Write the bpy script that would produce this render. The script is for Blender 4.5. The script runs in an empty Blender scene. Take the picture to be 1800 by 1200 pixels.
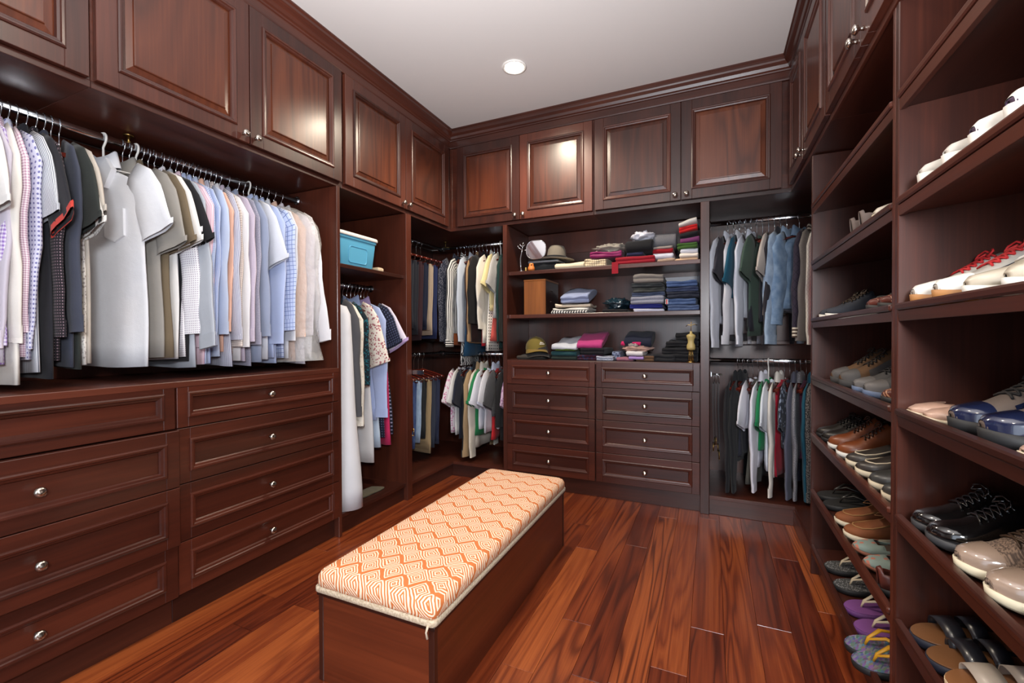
import bpy, math, random
from math import sin, cos, pi, radians, sqrt, atan2
from mathutils import Matrix, Vector, noise
random.seed(7)
SC = bpy.context.scene
COL = SC.collection

# ------------------------------------------------------------------ camera
F, YAW, PIT, ROL, CAMZ = 779.2, radians(24.193), radians(-.6209), radians(-.1897), 1.12
_f = Vector((-sin(YAW)*cos(PIT), cos(YAW)*cos(PIT), sin(PIT)))
_r = Vector((cos(YAW), sin(YAW), 0)); _u = _r.cross(_f)
_r2 = _r*cos(ROL) + _u*sin(ROL); _u2 = -_r*sin(ROL) + _u*cos(ROL)
cam = bpy.data.objects.new('camera', bpy.data.cameras.new('camera')); COL.objects.link(cam)
cam.data.sensor_width = 36; cam.data.lens = F/1800*36; cam.data.clip_start = .02
cam.matrix_world = Matrix(((_r2.x, _u2.x, -_f.x, 0), (_r2.y, _u2.y, -_f.y, 0), (_r2.z, _u2.z, -_f.z, CAMZ), (0, 0, 0, 1)))
SC.camera = cam
# ------------------------------------------------------------------ world, lights, exposure
w = bpy.data.worlds.new('world'); SC.world = w; w.use_nodes = True
w.node_tree.nodes['Background'].inputs[0].default_value = (.75, .85, 1, 1)
w.node_tree.nodes['Background'].inputs[1].default_value = .6
def lamp(name, kind, loc, rot, energy, color, **k):
    l = bpy.data.lights.new(name, kind); l.energy = energy; l.color = color
    for a, b in k.items(): setattr(l, a, b)
    o = bpy.data.objects.new(name, l); COL.objects.link(o); o.location = loc; o.rotation_euler = rot; return o
# daylight through the doorway behind the photographer
lamp('doorway_daylight', 'AREA', (-.55, -1.6, 1.35), (radians(90), 0, 0), 16, (.80, .88, 1), shape='RECTANGLE', size=1.5, size_y=2.1)
# photographer's flash beside and just behind the camera, aimed at the far left corner
fl_ = lamp('camera_flash', 'SPOT', (.28, -.32, 1.50), (0, 0, 0), 120, (.93, .96, 1), spot_size=radians(150), spot_blend=.8, shadow_soft_size=.16)
fl_.rotation_euler = (Vector((-1.7, 2.2, 1.2)) - fl_.location).to_track_quat('-Z', 'Y').to_euler()
# added upward fill lamp near the camera, brightens the ceiling
lamp('ceiling_fill', 'SPOT', (-.50, .05, 1.30), (radians(180-20), 0, radians(10)), 262, (.95, .97, 1), spot_size=radians(130), spot_blend=1, shadow_soft_size=.25)
SC.view_settings.view_transform = 'Standard'; SC.view_settings.look = 'None'
SC.view_settings.exposure = .46; SC.view_settings.gamma = 1; SC.view_settings.use_curve_mapping = False

# ------------------------------------------------------------------ materials
def lin(c):
    return tuple(((x/255)/12.92 if x/255 <= .04045 else ((x/255+.055)/1.055)**2.4) for x in c) + (1,)
class NT:
    def __init__(s, name):
        s.m = bpy.data.materials.new(name); s.m.use_nodes = True; s.t = s.m.node_tree
        s.b = s.t.nodes['Principled BSDF']
    def n(s, typ, **k):
        x = s.t.nodes.new(typ)
        for a, b in k.items(): setattr(x, a, b)
        return x
    def l(s, a, b): s.t.links.new(a, b)
    def set(s, node, **k):
        for a, b in k.items():
            i = node.inputs[a] if a in node.inputs else node.inputs[a.replace('_', ' ')]
            if hasattr(b, 'is_linked') or isinstance(b, bpy.types.NodeSocket): s.l(b, i)
            else: i.default_value = b
        return node
    def math(s, op, a, b=None, c=None):
        x = s.n('ShaderNodeMath', operation=op)
        for i, v in enumerate((a, b, c)):
            if v is None: continue
            if isinstance(v, bpy.types.NodeSocket): s.l(v, x.inputs[i])
            else: x.inputs[i].default_value = v
        return x.outputs[0]
    def mix(s, fac, a, b):
        x = s.n('ShaderNodeMix', data_type='RGBA')
        for i, v in ((0, fac), (6, a), (7, b)):
            if isinstance(v, bpy.types.NodeSocket): s.l(v, x.inputs[i])
            else: x.inputs[i].default_value = v
        return x.outputs[2]
    def ramp(s, fac, stops):
        x = s.n('ShaderNodeValToRGB'); e = x.color_ramp.elements
        e[0].position, e[0].color = stops[0]; e[1].position, e[1].color = stops[-1]
        for p, c in stops[1:-1]: q = e.new(p); q.color = c
        s.l(fac, x.inputs[0]); return x.outputs[0]
    def noise(s, vec, scale, detail=3, rough=.5, dist=0):
        x = s.n('ShaderNodeTexNoise'); s.l(vec, x.inputs['Vector'])
        x.inputs['Scale'].default_value = scale; x.inputs['Detail'].default_value = detail
        x.inputs['Roughness'].default_value = rough; x.inputs['Distortion'].default_value = dist; return x.outputs[0]
    def bump(s, h, strength, dist=.002):
        x = s.n('ShaderNodeBump'); s.l(h, x.inputs['Height']); x.inputs['Strength'].default_value = strength; x.inputs['Distance'].default_value = dist
        s.l(x.outputs[0], s.b.inputs['Normal'])

def wood(name, axis, dark, mid, light, rough=.34, coat=.25, scale=1., rings=5., vary=.35, fig=1., vein=0., xs=1.):
    t = NT(name); tc = t.n('ShaderNodeTexCoord'); oi = t.n('ShaderNodeObjectInfo')
    mp = t.n('ShaderNodeMapping'); t.l(tc.outputs['Object'], mp.inputs[0])
    rnd = t.n('ShaderNodeVectorMath', operation='SCALE'); cx = t.n('ShaderNodeCombineXYZ')
    for i, k in enumerate((37., 53., 71.)):
        t.l(t.math('MULTIPLY', oi.outputs['Random'], k), cx.inputs[i])
    t.l(cx.outputs[0], mp.inputs['Location'])
    s = [scale*3.2*xs]*3; s[axis] = scale*.42; mp.inputs['Scale'].default_value = s
    v = mp.outputs[0]
    big = t.noise(v, 1.3, 2, .5, .6)
    ringv = t.math('FRACT', t.math('MULTIPLY', big, rings*fig))
    ring = t.math('ABSOLUTE', t.math('SUBTRACT', t.math('MULTIPLY', ringv, 2.), 1.))
    mp2 = t.n('ShaderNodeMapping'); t.l(v, mp2.inputs[0]); s2 = [34.]*3; s2[axis] = 6.; mp2.inputs['Scale'].default_value = s2
    fine = t.noise(mp2.outputs[0], 1., 4, .65)
    cloud = t.noise(v, .7, 2)
    f = t.math('ADD', t.math('ADD', t.math('MULTIPLY', ring, .17), t.math('MULTIPLY', fine, .52)), t.math('MULTIPLY', cloud, .56))
    f = t.math('ADD', f, t.math('MULTIPLY', t.math('SUBTRACT', oi.outputs['Random'], .5), vary))
    c = t.ramp(f, [(.30, lin(dark)), (.62, lin(mid)), (.95, lin(light))])
    if vein:
        mr = t.n('ShaderNodeMapRange'); mr.interpolation_type = 'SMOOTHSTEP'; t.l(ring, mr.inputs[0]); mr.inputs[1].default_value = .0; mr.inputs[2].default_value = .55; mr.inputs[3].default_value = 1.; mr.inputs[4].default_value = 0.
        sel = t.ramp(t.noise(v, .55, 2), [(.36, (0, 0, 0, 1)), (.62, (1, 1, 1, 1))])
        c = t.mix(t.math('MULTIPLY', t.math('MULTIPLY', mr.outputs[0], sel), vein), c, lin(tuple(x*.75 for x in dark)))
    t.l(c, t.b.inputs['Base Color'])
    t.b.inputs['Roughness'].default_value = rough; t.b.inputs['Coat Weight'].default_value = coat; t.b.inputs['Coat Roughness'].default_value = .22
    t.bump(fine, .08, .001)
    return t.m
DK, MD, LT = (40, 17, 12), (66, 31, 22), (90, 44, 30)
WX = wood('mahogany_x', 0, DK, MD, LT); WY = wood('mahogany_y', 1, DK, MD, LT); WZ = wood('mahogany_z', 2, DK, MD, LT)
WPAN = wood('mahogany_panel', 2, (50, 22, 13), (80, 37, 21), (106, 54, 30), rings=8, scale=.8, fig=1.3, vein=.30)
WDR = wood('mahogany_drawer', 0, (40, 16, 11), (66, 28, 18), (88, 40, 26), scale=.9)
WHG = wood('hanger_wood', 1, (40, 10, 8), (84, 26, 18), (120, 44, 28), rough=.25)
WFL = wood('plank_wood', 1, (72, 24, 12), (116, 50, 24), (158, 82, 40), rough=.3, coat=.3, rings=11, vary=.42, scale=.9, xs=2.1, vein=.75)
WBOX = wood('walnut_box', 2, (96, 52, 22), (138, 82, 38), (164, 104, 54))
def plain(name, c, rough=.5, metal=0, coat=0, spec=None, **k):
    t = NT(name); t.b.inputs['Base Color'].default_value = lin(c); t.b.inputs['Roughness'].default_value = rough
    t.b.inputs['Metallic'].default_value = metal; t.b.inputs['Coat Weight'].default_value = coat
    for a, b in k.items(): t.b.inputs[a.replace('_', ' ')].default_value = b
    return t.m
def paint(name, c):
    t = NT(name); tc = t.n('ShaderNodeTexCoord')
    nz = t.noise(tc.outputs['Object'], 90, 3); cl = t.noise(tc.outputs['Object'], .8, 2)
    d = tuple(x*.96 for x in c)
    t.l(t.mix(cl, lin(d), lin(c)), t.b.inputs['Base Color']); t.b.inputs['Roughness'].default_value = .7; t.bump(nz, .06, .001); return t.m
CEIL = paint('ceiling_paint', (222, 216, 212)); WALL = paint('wall_paint', (205, 200, 196))
NICK = plain('brushed_nickel', (196, 188, 178), .22, 1)
CHROME = plain('chrome', (214, 216, 220), .14, 1)
BRASS = plain('brass', (170, 140, 84), .3, 1)
DARKM = plain('shadow_gap', (22, 10, 8), .7)
_fab = {}
def fab(c1, pat='plain', c2=(255, 255, 255), sc=1., rough=.85):
    key = (c1, pat, c2, sc, rough)
    if key in _fab: return _fab[key]
    t = NT('fabric_%s_%d' % (pat, len(_fab))); tc = t.n('ShaderNodeTexCoord'); uv = tc.outputs['UV']
    sp = t.n('ShaderNodeSeparateXYZ'); t.l(uv, sp.inputs[0]); u, v = sp.outputs[0], sp.outputs[1]
    a, b = lin(c1), lin(c2)
    def band(x, per, duty):
        return t.math('LESS_THAN', t.math('FRACT', t.math('MULTIPLY', x, 1/per)), duty)
    fac = None
    if pat == 'stripe': fac = band(u, .012*sc, .4)
    elif pat == 'hstripe': fac = band(v, .02*sc, .5)
    elif pat == 'gingham': fac = t.math('MULTIPLY', t.math('ADD', band(u, .012*sc, .5), band(v, .012*sc, .5)), .5)
    elif pat == 'check': fac = t.math('MAXIMUM', band(u, .026*sc, .13), band(v, .026*sc, .13))
    elif pat == 'dots':
        fu = t.math('SUBTRACT', t.math('FRACT', t.math('MULTIPLY', u, 1/(.018*sc))), .5); fv = t.math('SUBTRACT', t.math('FRACT', t.math('MULTIPLY', v, 1/(.018*sc))), .5)
        d = t.math('ADD', t.math('MULTIPLY', fu, fu), t.math('MULTIPLY', fv, fv)); fac = t.math('LESS_THAN', d, .055)
    elif pat in ('floral', 'animal', 'circles'):
        vo = t.n('ShaderNodeTexVoronoi'); t.l(uv, vo.inputs['Vector']); vo.inputs['Scale'].default_value = {'floral': 42, 'animal': 95, 'circles': 24}[pat]/sc
        d = vo.outputs['Distance']
        if pat == 'circles': fac = t.math('GREATER_THAN', d, .45)
        else: fac = t.math('LESS_THAN', d, .38)
    elif pat in ('melange', 'tweed'):
        nz = t.noise(uv, 260 if pat == 'melange' else 130, 3); fac = t.ramp(nz, [(.42, (0, 0, 0, 1)), (.58, (1, 1, 1, 1))])
    elif pat == 'zebra':
        wv = t.n('ShaderNodeTexWave'); t.l(uv, wv.inputs[0]); wv.inputs['Scale'].default_value = 22/sc; wv.inputs['Distortion'].default_value = 9; wv.inputs['Detail'].default_value = 1
        fac = t.math('GREATER_THAN', wv.outputs[1], .5)
    elif pat == 'quilt':
        p1 = band(t.math('ADD', u, v), .05*sc, .1); p2 = band(t.math('SUBTRACT', u, v), .05*sc, .1); fac = t.math('MAXIMUM', p1, p2)
    elif pat == 'denim':
        nz = t.noise(uv, 18, 4); fac = t.ramp(nz, [(.35, (0, 0, 0, 1)), (.7, (1, 1, 1, 1))])
    elif pat == 'multi':
        vo = t.n('ShaderNodeTexVoronoi'); t.l(uv, vo.inputs['Vector']); vo.inputs['Scale'].default_value = 110/sc
        hs = t.n('ShaderNodeHueSaturation'); hs.inputs['Saturation'].default_value = .8; hs.inputs['Value'].default_value = .3; t.l(vo.outputs['Color'], hs.inputs['Color'])
        t.l(t.mix(.45, hs.outputs[0], a), t.b.inputs['Base Color'])
    if pat != 'multi':
        if fac is None:
            nz = t.noise(uv, 9, 2); t.l(t.mix(nz, a, tuple(x*.9 for x in a[:3]) + (1,)), t.b.inputs['Base Color'])
        else: t.l(t.mix(fac, a, b), t.b.inputs['Base Color'])
    t.b.inputs['Roughness'].default_value = rough; t.b.inputs['Specular IOR Level'].default_value = .25
    t.b.inputs['Sheen Weight'].default_value = .08
    h = t.noise(uv, 420, 2); cr = t.noise(uv, 14, 3)
    t.bump(t.math('ADD', t.math('MULTIPLY', h, .25), cr), .35, .006)
    _fab[key] = t.m; return t.m

# ------------------------------------------------------------------ mesh builder
class MB:
    def __init__(s): s.v = []; s.f = []; s.uv = []; s.sm = []
    def face(s, idx, uv=None, smooth=False): s.f.append(idx); s.uv.append(uv); s.sm.append(smooth)
    def box(s, lo, hi, c=0.):
        x0, y0, z0 = lo; x1, y1, z1 = hi
        if c <= 0:
            b = len(s.v); s.v += [(x, y, z) for z in (z0, z1) for y in (y0, y1) for x in (x0, x1)]
            for q in ((0, 2, 3, 1), (4, 5, 7, 6), (0, 1, 5, 4), (2, 6, 7, 3), (0, 4, 6, 2), (1, 3, 7, 5)): s.face([b+i for i in q])
            return s
        R = lambda z, i: [(x0+i+ (c if not i else 0)*0, 0, 0)]
        def ring(z, i):
            a, bb, d, e = x0+i, x1-i, y0+i, y1-i
            return [(a+c, d, z), (bb-c, d, z), (bb, d+c, z), (bb, e-c, z), (bb-c, e, z), (a+c, e, z), (a, e-c, z), (a, d+c, z)]
        s.loft([ring(z0, c*.6), ring(z0+c, 0), ring(z1-c, 0), ring(z1, c*.6)], smooth=False); return s
    def loft(s, rings, closed=True, cap=True, smooth=True, capend=None):
        b = len(s.v); n = len(rings[0])
        for r in rings: s.v += [tuple(p) for p in r]
        mid = rings[len(rings)//2]; per = [0.]
        for i in range(n): per.append(per[-1] + sqrt(sum((mid[i][k]-mid[(i+1) % n][k])**2 for k in range(3))))
        vv = [0.]
        for j in range(1, len(rings)):
            vv.append(vv[-1] + sum(sqrt(sum((rings[j][i][k]-rings[j-1][i][k])**2 for k in range(3))) for i in range(0, n, 3))/len(range(0, n, 3)))
        for j in range(len(rings)-1):
            for i in range(n if closed else n-1):
                k = (i+1) % n
                s.face([b+j*n+i, b+j*n+k, b+(j+1)*n+k, b+(j+1)*n+i], [(per[i], -vv[j]), (per[i+1], -vv[j]), (per[i+1], -vv[j+1]), (per[i], -vv[j+1])], smooth)
        if cap and closed:
            for j, rev in ((0, True), (len(rings)-1, False)):
                if capend is not None and j != (0 if capend == 0 else len(rings)-1): continue
                idx = [b+j*n+i for i in range(n)]; r = rings[j]
                if rev: idx = idx[::-1]; r = r[::-1]
                s.face(idx, [(p[0]+p[1], p[2]+p[1]) for p in r], False)
        return s
    def tube(s, path, r, n=6, flat=None, cap=True):
        P = [Vector(p) for p in path]; rings = []; prev = None
        for i, p in enumerate(P):
            t = (P[min(i+1, len(P)-1)] - P[max(i-1, 0)]).normalized()
            if prev is None:
                a = Vector((0, 0, 1)) if abs(t.z) < .9 else Vector((1, 0, 0)); e = t.cross(a).normalized()
            else: e = (prev - t*prev.dot(t)).normalized()
            prev = e; g = t.cross(e); rr = r[i] if isinstance(r, (list, tuple)) else r
            k = flat or 1.
            rings.append([p + e*(rr*cos(2*pi*q/n)) + g*(rr*k*sin(2*pi*q/n)) for q in range(n)])
        return s.loft(rings, cap=cap)
    def lathe(s, prof, n=16, c=(0, 0, 0), axis='z', sx=1., sy=1.):
        rings = []
        for r, h in prof:
            ring = []
            for i in range(n):
                x, y = r*cos(2*pi*i/n)*sx, r*sin(2*pi*i/n)*sy
                ring.append((c[0]+x, c[1]+y, c[2]+h) if axis == 'z' else (c[0]+x, c[1]-h, c[2]+y))
            rings.append(ring)
        return s.loft(rings)
    def frame(s, x0, x1, z0, z1, prof, y=0.):
        b = len(s.v)
        for d, h in prof:
            s.v += [(x0+d, y-h, z0+d), (x1-d, y-h, z0+d), (x1-d, y-h, z1-d), (x0+d, y-h, z1-d)]
        for j in range(len(prof)-1):
            for i in range(4):
                k = (i+1) % 4; s.face([b+j*4+i, b+j*4+k, b+j*4+4+k, b+j*4+4+i])
        return s
    def build(s, name, mat, parent=None, loc=(0, 0, 0), rot=(0, 0, 0)):
        me = bpy.data.meshes.new(name); me.from_pydata(s.v, [], s.f); me.materials.append(mat)
        me.polygons.foreach_set('use_smooth', s.sm)
        if any(u for u in s.uv):
            lay = me.uv_layers.new(name='UVMap'); flat = []
            for f, u in zip(s.f, s.uv):
                for i in range(len(f)): flat += list(u[i]) if u else [s.v[f[i]][0], s.v[f[i]][2]]
            lay.data.foreach_set('uv', flat)
        me.update()
        return link(name, me, parent, loc, rot)
def link(name, me, parent=None, loc=(0, 0, 0), rot=(0, 0, 0)):
    o = bpy.data.objects.new(name, me); COL.objects.link(o); o.location = loc; o.rotation_euler = rot
    if parent: o.parent = parent
    return o
def tag(o, label, cat, group=None):
    o['label'] = label; o['category'] = cat
    if group: o['group'] = group
    return o
def thing(name, label, cat, loc=(0, 0, 0), rz=0, group=None, rx=0, ry=0):
    o = bpy.data.objects.new(name, None); COL.objects.link(o); o.empty_display_size = .05
    o.location = loc; o.rotation_euler = (rx, ry, rz); return tag(o, label, cat, group)
def bx(name, lo, hi, mat, parent=None, c=.002): return MB().box(lo, hi, c).build(name, mat, parent)
def struct(o, kind='structure'): o['kind'] = kind; return o

# ------------------------------------------------------------------ layout constants
XL, YB, XR = -1.907, 3.045, .43            # front planes of the three cabinet runs
WXL, WYB, WXR, WYF = -2.52, 3.67, 1.02, -1.3   # room walls
ZU, ZC, CT = 1.965, 2.75, .95               # underside of wall cabinets, ceiling, drawer top
RL, RB, RR = radians(90), 0., radians(-90)

# ------------------------------------------------------------------ shell
fl = struct(bx('floor', (WXL, WYF-1.2, -.06), (WXR, WYB, -.012), DARKM, None, 0))
rnd = random.Random(3)
x = -1.9425
row = 0
while x < .48:
    y = WYF + rnd.uniform(-.9, 0)
    while y < 3.1:
        L = rnd.uniform(.7, 1.75); y1 = min(y+L, 3.12)
        lo = max(y, WYF)
        if y1 - lo > .05:
            m = MB().box((-.0582, -(y1-lo)/2+.0007, -.012), (.0582, (y1-lo)/2-.0007, 0), .0012)
            m.build('plank', WFL, fl, (x+.0585, (lo+y1)/2, 0))
        y += L
    x += .117; row += 1
struct(bx('ceiling', (WXL-.05, WYF-.1, ZC), (WXR+.05, WYB+.05, ZC+.08), CEIL, None, 0))
struct(bx('wall_left', (WXL-.08, WYF-.1, -.06), (WXL, WYB, ZC), WALL, None, 0))
struct(bx('wall_back', (WXL-.08, WYB, -.06), (WXR+.08, WYB+.08, ZC), WALL, None, 0))
struct(bx('wall_right', (WXR, WYF-.1, -.06), (WXR+.08, WYB, ZC), WALL, None, 0))
m = MB().box((WXL, WYF-.1, -.06), (-1.35, WYF, ZC)).box((.25, WYF-.1, -.06), (WXR, WYF, ZC)).box((-1.35, WYF-.1, 2.4), (.25, WYF, ZC))
struct(m.build('wall_front', WALL))
# crown mouldings, mitred in the corners
prof = [(0., 2.612), (.010, 2.614), (.012, 2.622), (.004, 2.627), (.004, 2.668), (.010, 2.671), (.012, 2.678), (.020, 2.684), (.026, 2.700), (.040, 2.714), (.045, 2.722), (.045, 2.735), (.052, 2.742), (.052, ZC)]
def crown(name, pts):
    m = MB(); m.loft([[Vector(p(o, z)) for o, z in prof] for p in pts], closed=False, smooth=False); return struct(m.build(name, WY if name != 'trim_2' else WX))
crown('trim_1', [lambda o, z: (XL+o, WYF, z), lambda o, z: (XL+o, YB-o, z)])
crown('trim_2', [lambda o, z: (XL+o, YB-o, z), lambda o, z: (XR-o, YB-o, z)])
crown('trim_3', [lambda o, z: (XR-o, YB-o, z), lambda o, z: (XR-o, WYF, z)])

# ------------------------------------------------------------------ cabinet parts (fronts face local -y)
km = MB().lathe([(.0, 0), (.007, 0), (.0055, .006), (.0055, .012), (.012, .015), (.0155, .020), (.0150, .025), (.009, .029), (0., .030)], 14, axis='y')
KNOB = None
def knob(parent, x, z, y=0.):
    global KNOB
    if KNOB is None:
        o = km.build('knob', NICK, parent, (x, y, z)); KNOB = o.data
    else: o = link('knob', KNOB, parent, (x, y, z))
    return o
MOULD = [(0, 0), (.001, .005), (.006, .0075), (.012, .0065), (.015, .002), (.022, 0), (.026, -.007)]
def front(parent, name, x0, x1, z0, z1, rail, knobs=(), raised=True, wood_f=WZ, wood_p=WPAN, y=0., th=.022, tilt=0.):
    """a framed door or drawer front with moulding, panel and knobs; returns the frame mesh"""
    m = MB(); y1 = 0.
    m.box((x0, -th, z0), (x0+rail, y1, z1), .0015).box((x1-rail, -th, z0), (x1, y1, z1), .0015)
    m.box((x0+rail, -th, z0), (x1-rail, y1, z0+rail), .0015).box((x0+rail, -th, z1-rail), (x1-rail, y1, z1), .0015)
    d = m.build(name, wood_f, parent, (0, y, 0), (tilt, 0, 0))
    a, b, c, e = x0+rail-.004, x1-rail+.004, z0+rail-.004, z1-rail+.004
    MB().frame(a, b, c, e, MOULD, -th).build('moulding', wood_f, d)
    if raised: pr = [(.020, -.010), (.026, -.010), (.048, -.006), (.050, -.0005), (.053, 0)]
    else: pr = [(.020, -.010), (.03, -.010)]
    m = MB().frame(a, b, c, e, pr, -th); o = pr[-1]
    bb = len(m.v); m.v += [(a+o[0], -th-o[1], c+o[0]), (b-o[0], -th-o[1], c+o[0]), (b-o[0], -th-o[1], e-o[0]), (a+o[0], -th-o[1], e-o[0])]
    m.face([bb, bb+1, bb+2, bb+3]); m.build('panel', wood_p, d)
    for kx, kz in knobs: knob(d, kx, kz, -th)
    return d
def upper(label, loc, rz, W, doors, kn, D=.58):
    """wall cabinet: body + doors; x from 0..W along the run, z from ZU"""
    t = thing('wall_cabinet', label, 'cabinet', loc, rz)
    m = MB().box((0, 0, 0), (W, D, .022), .001).box((0, 0, .022), (.02, D, ZC-ZU-.005), .001).box((W-.02, 0, .022), (W, D, ZC-ZU-.005), .001)
    m.box((.02, .004, .022), (W-.02, .02, ZC-ZU-.005), 0)
    m.build('body', WX, t)
    MB().box((0, -.004, -.004), (W, .006, .02), .0015).build('bottom_rail', WX, t)
    for (a, b), k in zip(doors, kn):
        front(t, 'door', a, b, .022, .640, .062, [(k, .055)] if k is not None else [], True, WZ, WPAN, y=-.001)
    return t
# left run (local x = world Y)
def P(run, a, z=0., off=0.):
    """world point on a run's front plane; a = coordinate along the run in world units"""
    return {'L': (XL-off, a, z), 'B': (a, YB+off, z), 'R': (XR+off, a, z)}[run]
upper('wall cabinet over the left rail, cut by the photo edge', P('L', .20, ZU), RL, .588, [(.04, .578)], [None])
upper('wall cabinet with two doors over the hanging shirts', P('L', .789, ZU), RL, 1.106, [(.008, .550), (.555, 1.094)], [.520, .578])
upper('wall cabinet in the left corner above the blue bin', P('L', 1.896, ZU), RL, 1.149, [(.014, .556), (.560, 1.094)], [.524, .584])
upper('wall cabinet left of centre on the back wall with the lamp glint', P('B', XL, ZU), RB, 1.165, [(.078, .612), (.616, 1.158)], [.580, .645])
upper('wall cabinet right of centre on the back wall above the folded clothes', P('B', XL+1.166, ZU), RB, 1.171, [(.008, .562), (.567, 1.117)], [.530, .598])
upper('wall cabinet above the shoe shelves nearest the back corner', P('R', YB, ZU), RR, .941, [(.06, .463), (.468, .935)], [.43, .50])
upper('middle wall cabinet above the shoe shelves', P('R', YB-.942, ZU), RR, .905, [(.008, .450), (.455, .897)], [.42, .486])
upper('wall cabinet above the shoe shelves nearest the camera', P('R', YB-1.848, ZU), RR, .9, [(.008, .446), (.451, .892)], [.42, .48])
upper('plain wall cabinet behind the camera on the left run', P('L', -1.29, ZU), RL, 1.485, [(.008, .74), (.745, 1.477)], [.71, .775])

# drawer cabinets
ZD = [(.7685, .944), (.549, .7645), (.3225, .545), (.118, .3185)]
def drawers(label, loc, rz, cols, kx, D, pulls=None, noknob=(), W=None):
    t = thing('drawer_cabinet', label, 'cabinet', loc, rz)
    m = MB().box((0, .012, .112), (W, D, .925), .001)
    m.build('body', WX, t)
    MB().box((0, .022, 0), (W, .04, .112), .001).build('toe_kick', WX, t)
    n = 0
    for ci, (a, b) in enumerate(cols):
        for ri, (z0, z1) in enumerate(ZD):
            p = (pulls or {}).get((ci, ri), 0.)
            rail = .040 if ri == 0 else .046
            f = front(t, 'drawer', a+.003, b-.003, z0, z1, rail, [] if (ci, ri) in noknob else [(kx[ci], (z0+z1)/2)], False, WDR, WDR, y=-p, th=.020)
            if p: MB().box((a+.03, 0, z0+.02), (b-.03, p+.02, z1-.035), .001).build('drawer_box', WX, f)
    return t
drawers('left drawer cabinet with slightly open drawers under the shirts', P('L', .21, 0), RL, [(0, .818)], [.42], .56, {(0, 1): .026, (0, 2): .026, (0, 3): .010}, {(0, 0)}, .818)
drawers('drawer cabinet with closed drawers beside the blue bin tower', P('L', 1.029, 0), RL, [(0, .822)], [.397], .56, None, (), .822)
drawers('wide eight-drawer cabinet under the folded clothes shelves', P('B', -1.403, 0), RB, [(0, .673), (.676, 1.341)], [.335, 1.005], .42, None, (), 1.341)
tag(bx('counter_top', (-2.5, .205, .926), (XL+.022, 1.851, .95), WY), 'long dark wood counter top under the hanging shirts', 'counter')
tag(bx('counter_top', (-1.403, YB-.018, .926), (-.062, YB+.40, .95), WX), 'dark wood counter top carrying caps and folded clothes', 'counter')

# upright panels and bays
t = thing('hanging_bay', 'long dark wood bay behind the hanging shirts', 'closet', (-2.5, .2, 0))
bx('back_panel', (0, 0, .95), (.015, 1.65, ZU-.004), WZ, t); bx('cleat', (.015, 0, 1.60), (.035, 1.65, 1.68), WY, t)
t = thing('shelf_tower', 'tall narrow tower holding the blue bin and long garments', 'closet', (-2.5, 1.852, 0))
bx('side_panel', (0, 0, 0), (.593+.012, .024, ZU-.004), WZ, t); bx('side_panel', (0, .612, 0), (.593+.012, .668, ZU-.004), WZ, t)
bx('back_panel', (0, .024, .1), (.012, .612, ZU-.004), WZ, t)
bx('shelf', (.012, .025, 1.518), (.585, .611, 1.540), WY, t); bx('platform', (.012, .025, .094), (.590, .611, .116), WY, t); bx('toe_kick', (.560, .025, 0), (.575, .611, .094), WY, t)
t = thing('corner_closet', 'open corner bay with two levels of rails', 'closet', (-2.5, 2.521, 0))
m = MB().box((.012, 0, .094), (.600, 1.13, .116), .001).box((.600, .540, .094), (1.063, 1.13, .116), .001); m.build('platform', WY, t)
bx('toe_kick', (.575, 0, 0), (.590, .55, .094), WY, t); bx('toe_kick', (.575, .55, 0), (1.063, .565, .094), WX, t)
bx('back_panel', (0, 0, .1), (.012, 1.135, ZU-.004), WZ, t); bx('back_panel', (.012, 1.130, .1), (1.063, 1.142, ZU-.004), WZ, t)
bx('ledge', (.012, 0, 1.075), (.10, 1.12, 1.10), WY, t); bx('ledge', (.10, 1.03, 1.075), (1.063, 1.13, 1.10), WX, t)
t = thing('shelf_unit', 'open centre shelf unit with two shelves of folded clothes', 'shelves', (-1.436, YB, 0))
bx('side_panel', (0, -.014, 0), (.033, .60, ZU-.004), WZ, t); bx('side_panel', (1.374, -.014, 0), (1.426, .60, ZU-.004), WZ, t)
bx('back_panel', (.033, .42, .95), (1.374, .44, ZU-.004), WZ, t)
for z in (1.61, 1.285): bx('shelf', (.034, .02, z-.027), (1.373, .419, z), WX, t)
bx('cleat', (.034, .405, 1.72), (1.373, .419, 1.79), WX, t)
t = thing('corner_closet', 'open right-hand bay of jackets beside the shoe shelves', 'closet', (-.010, YB, 0))
m = MB().box((0, .0, .094), (1.02, .61, .116), .001).box((.46, -.55, .094), (1.02, 0, .116), .001); m.build('platform', WX, t)
bx('toe_kick', (0, .004, 0), (.46, .018, .094), WX, t); bx('toe_kick', (.452, -.55, 0), (.466, .004, .094), WY, t)
bx('back_panel', (0, .598, .1), (1.02, .612, ZU-.004), WZ, t); bx('ledge', (0, .50, 1.06), (1.02, .598, 1.085), WX, t); bx('cleat', (0, .585, 1.74), (1.02, .598, 1.80), WX, t)
bx('top_panel', (.44, -.54, 1.969), (1.02, .61, 1.985), WX, t)
bx('top_panel', (0, .5245, 1.969), (.590, 1.135, 1.985), WX, bpy.data.objects['corner_closet'])
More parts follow.
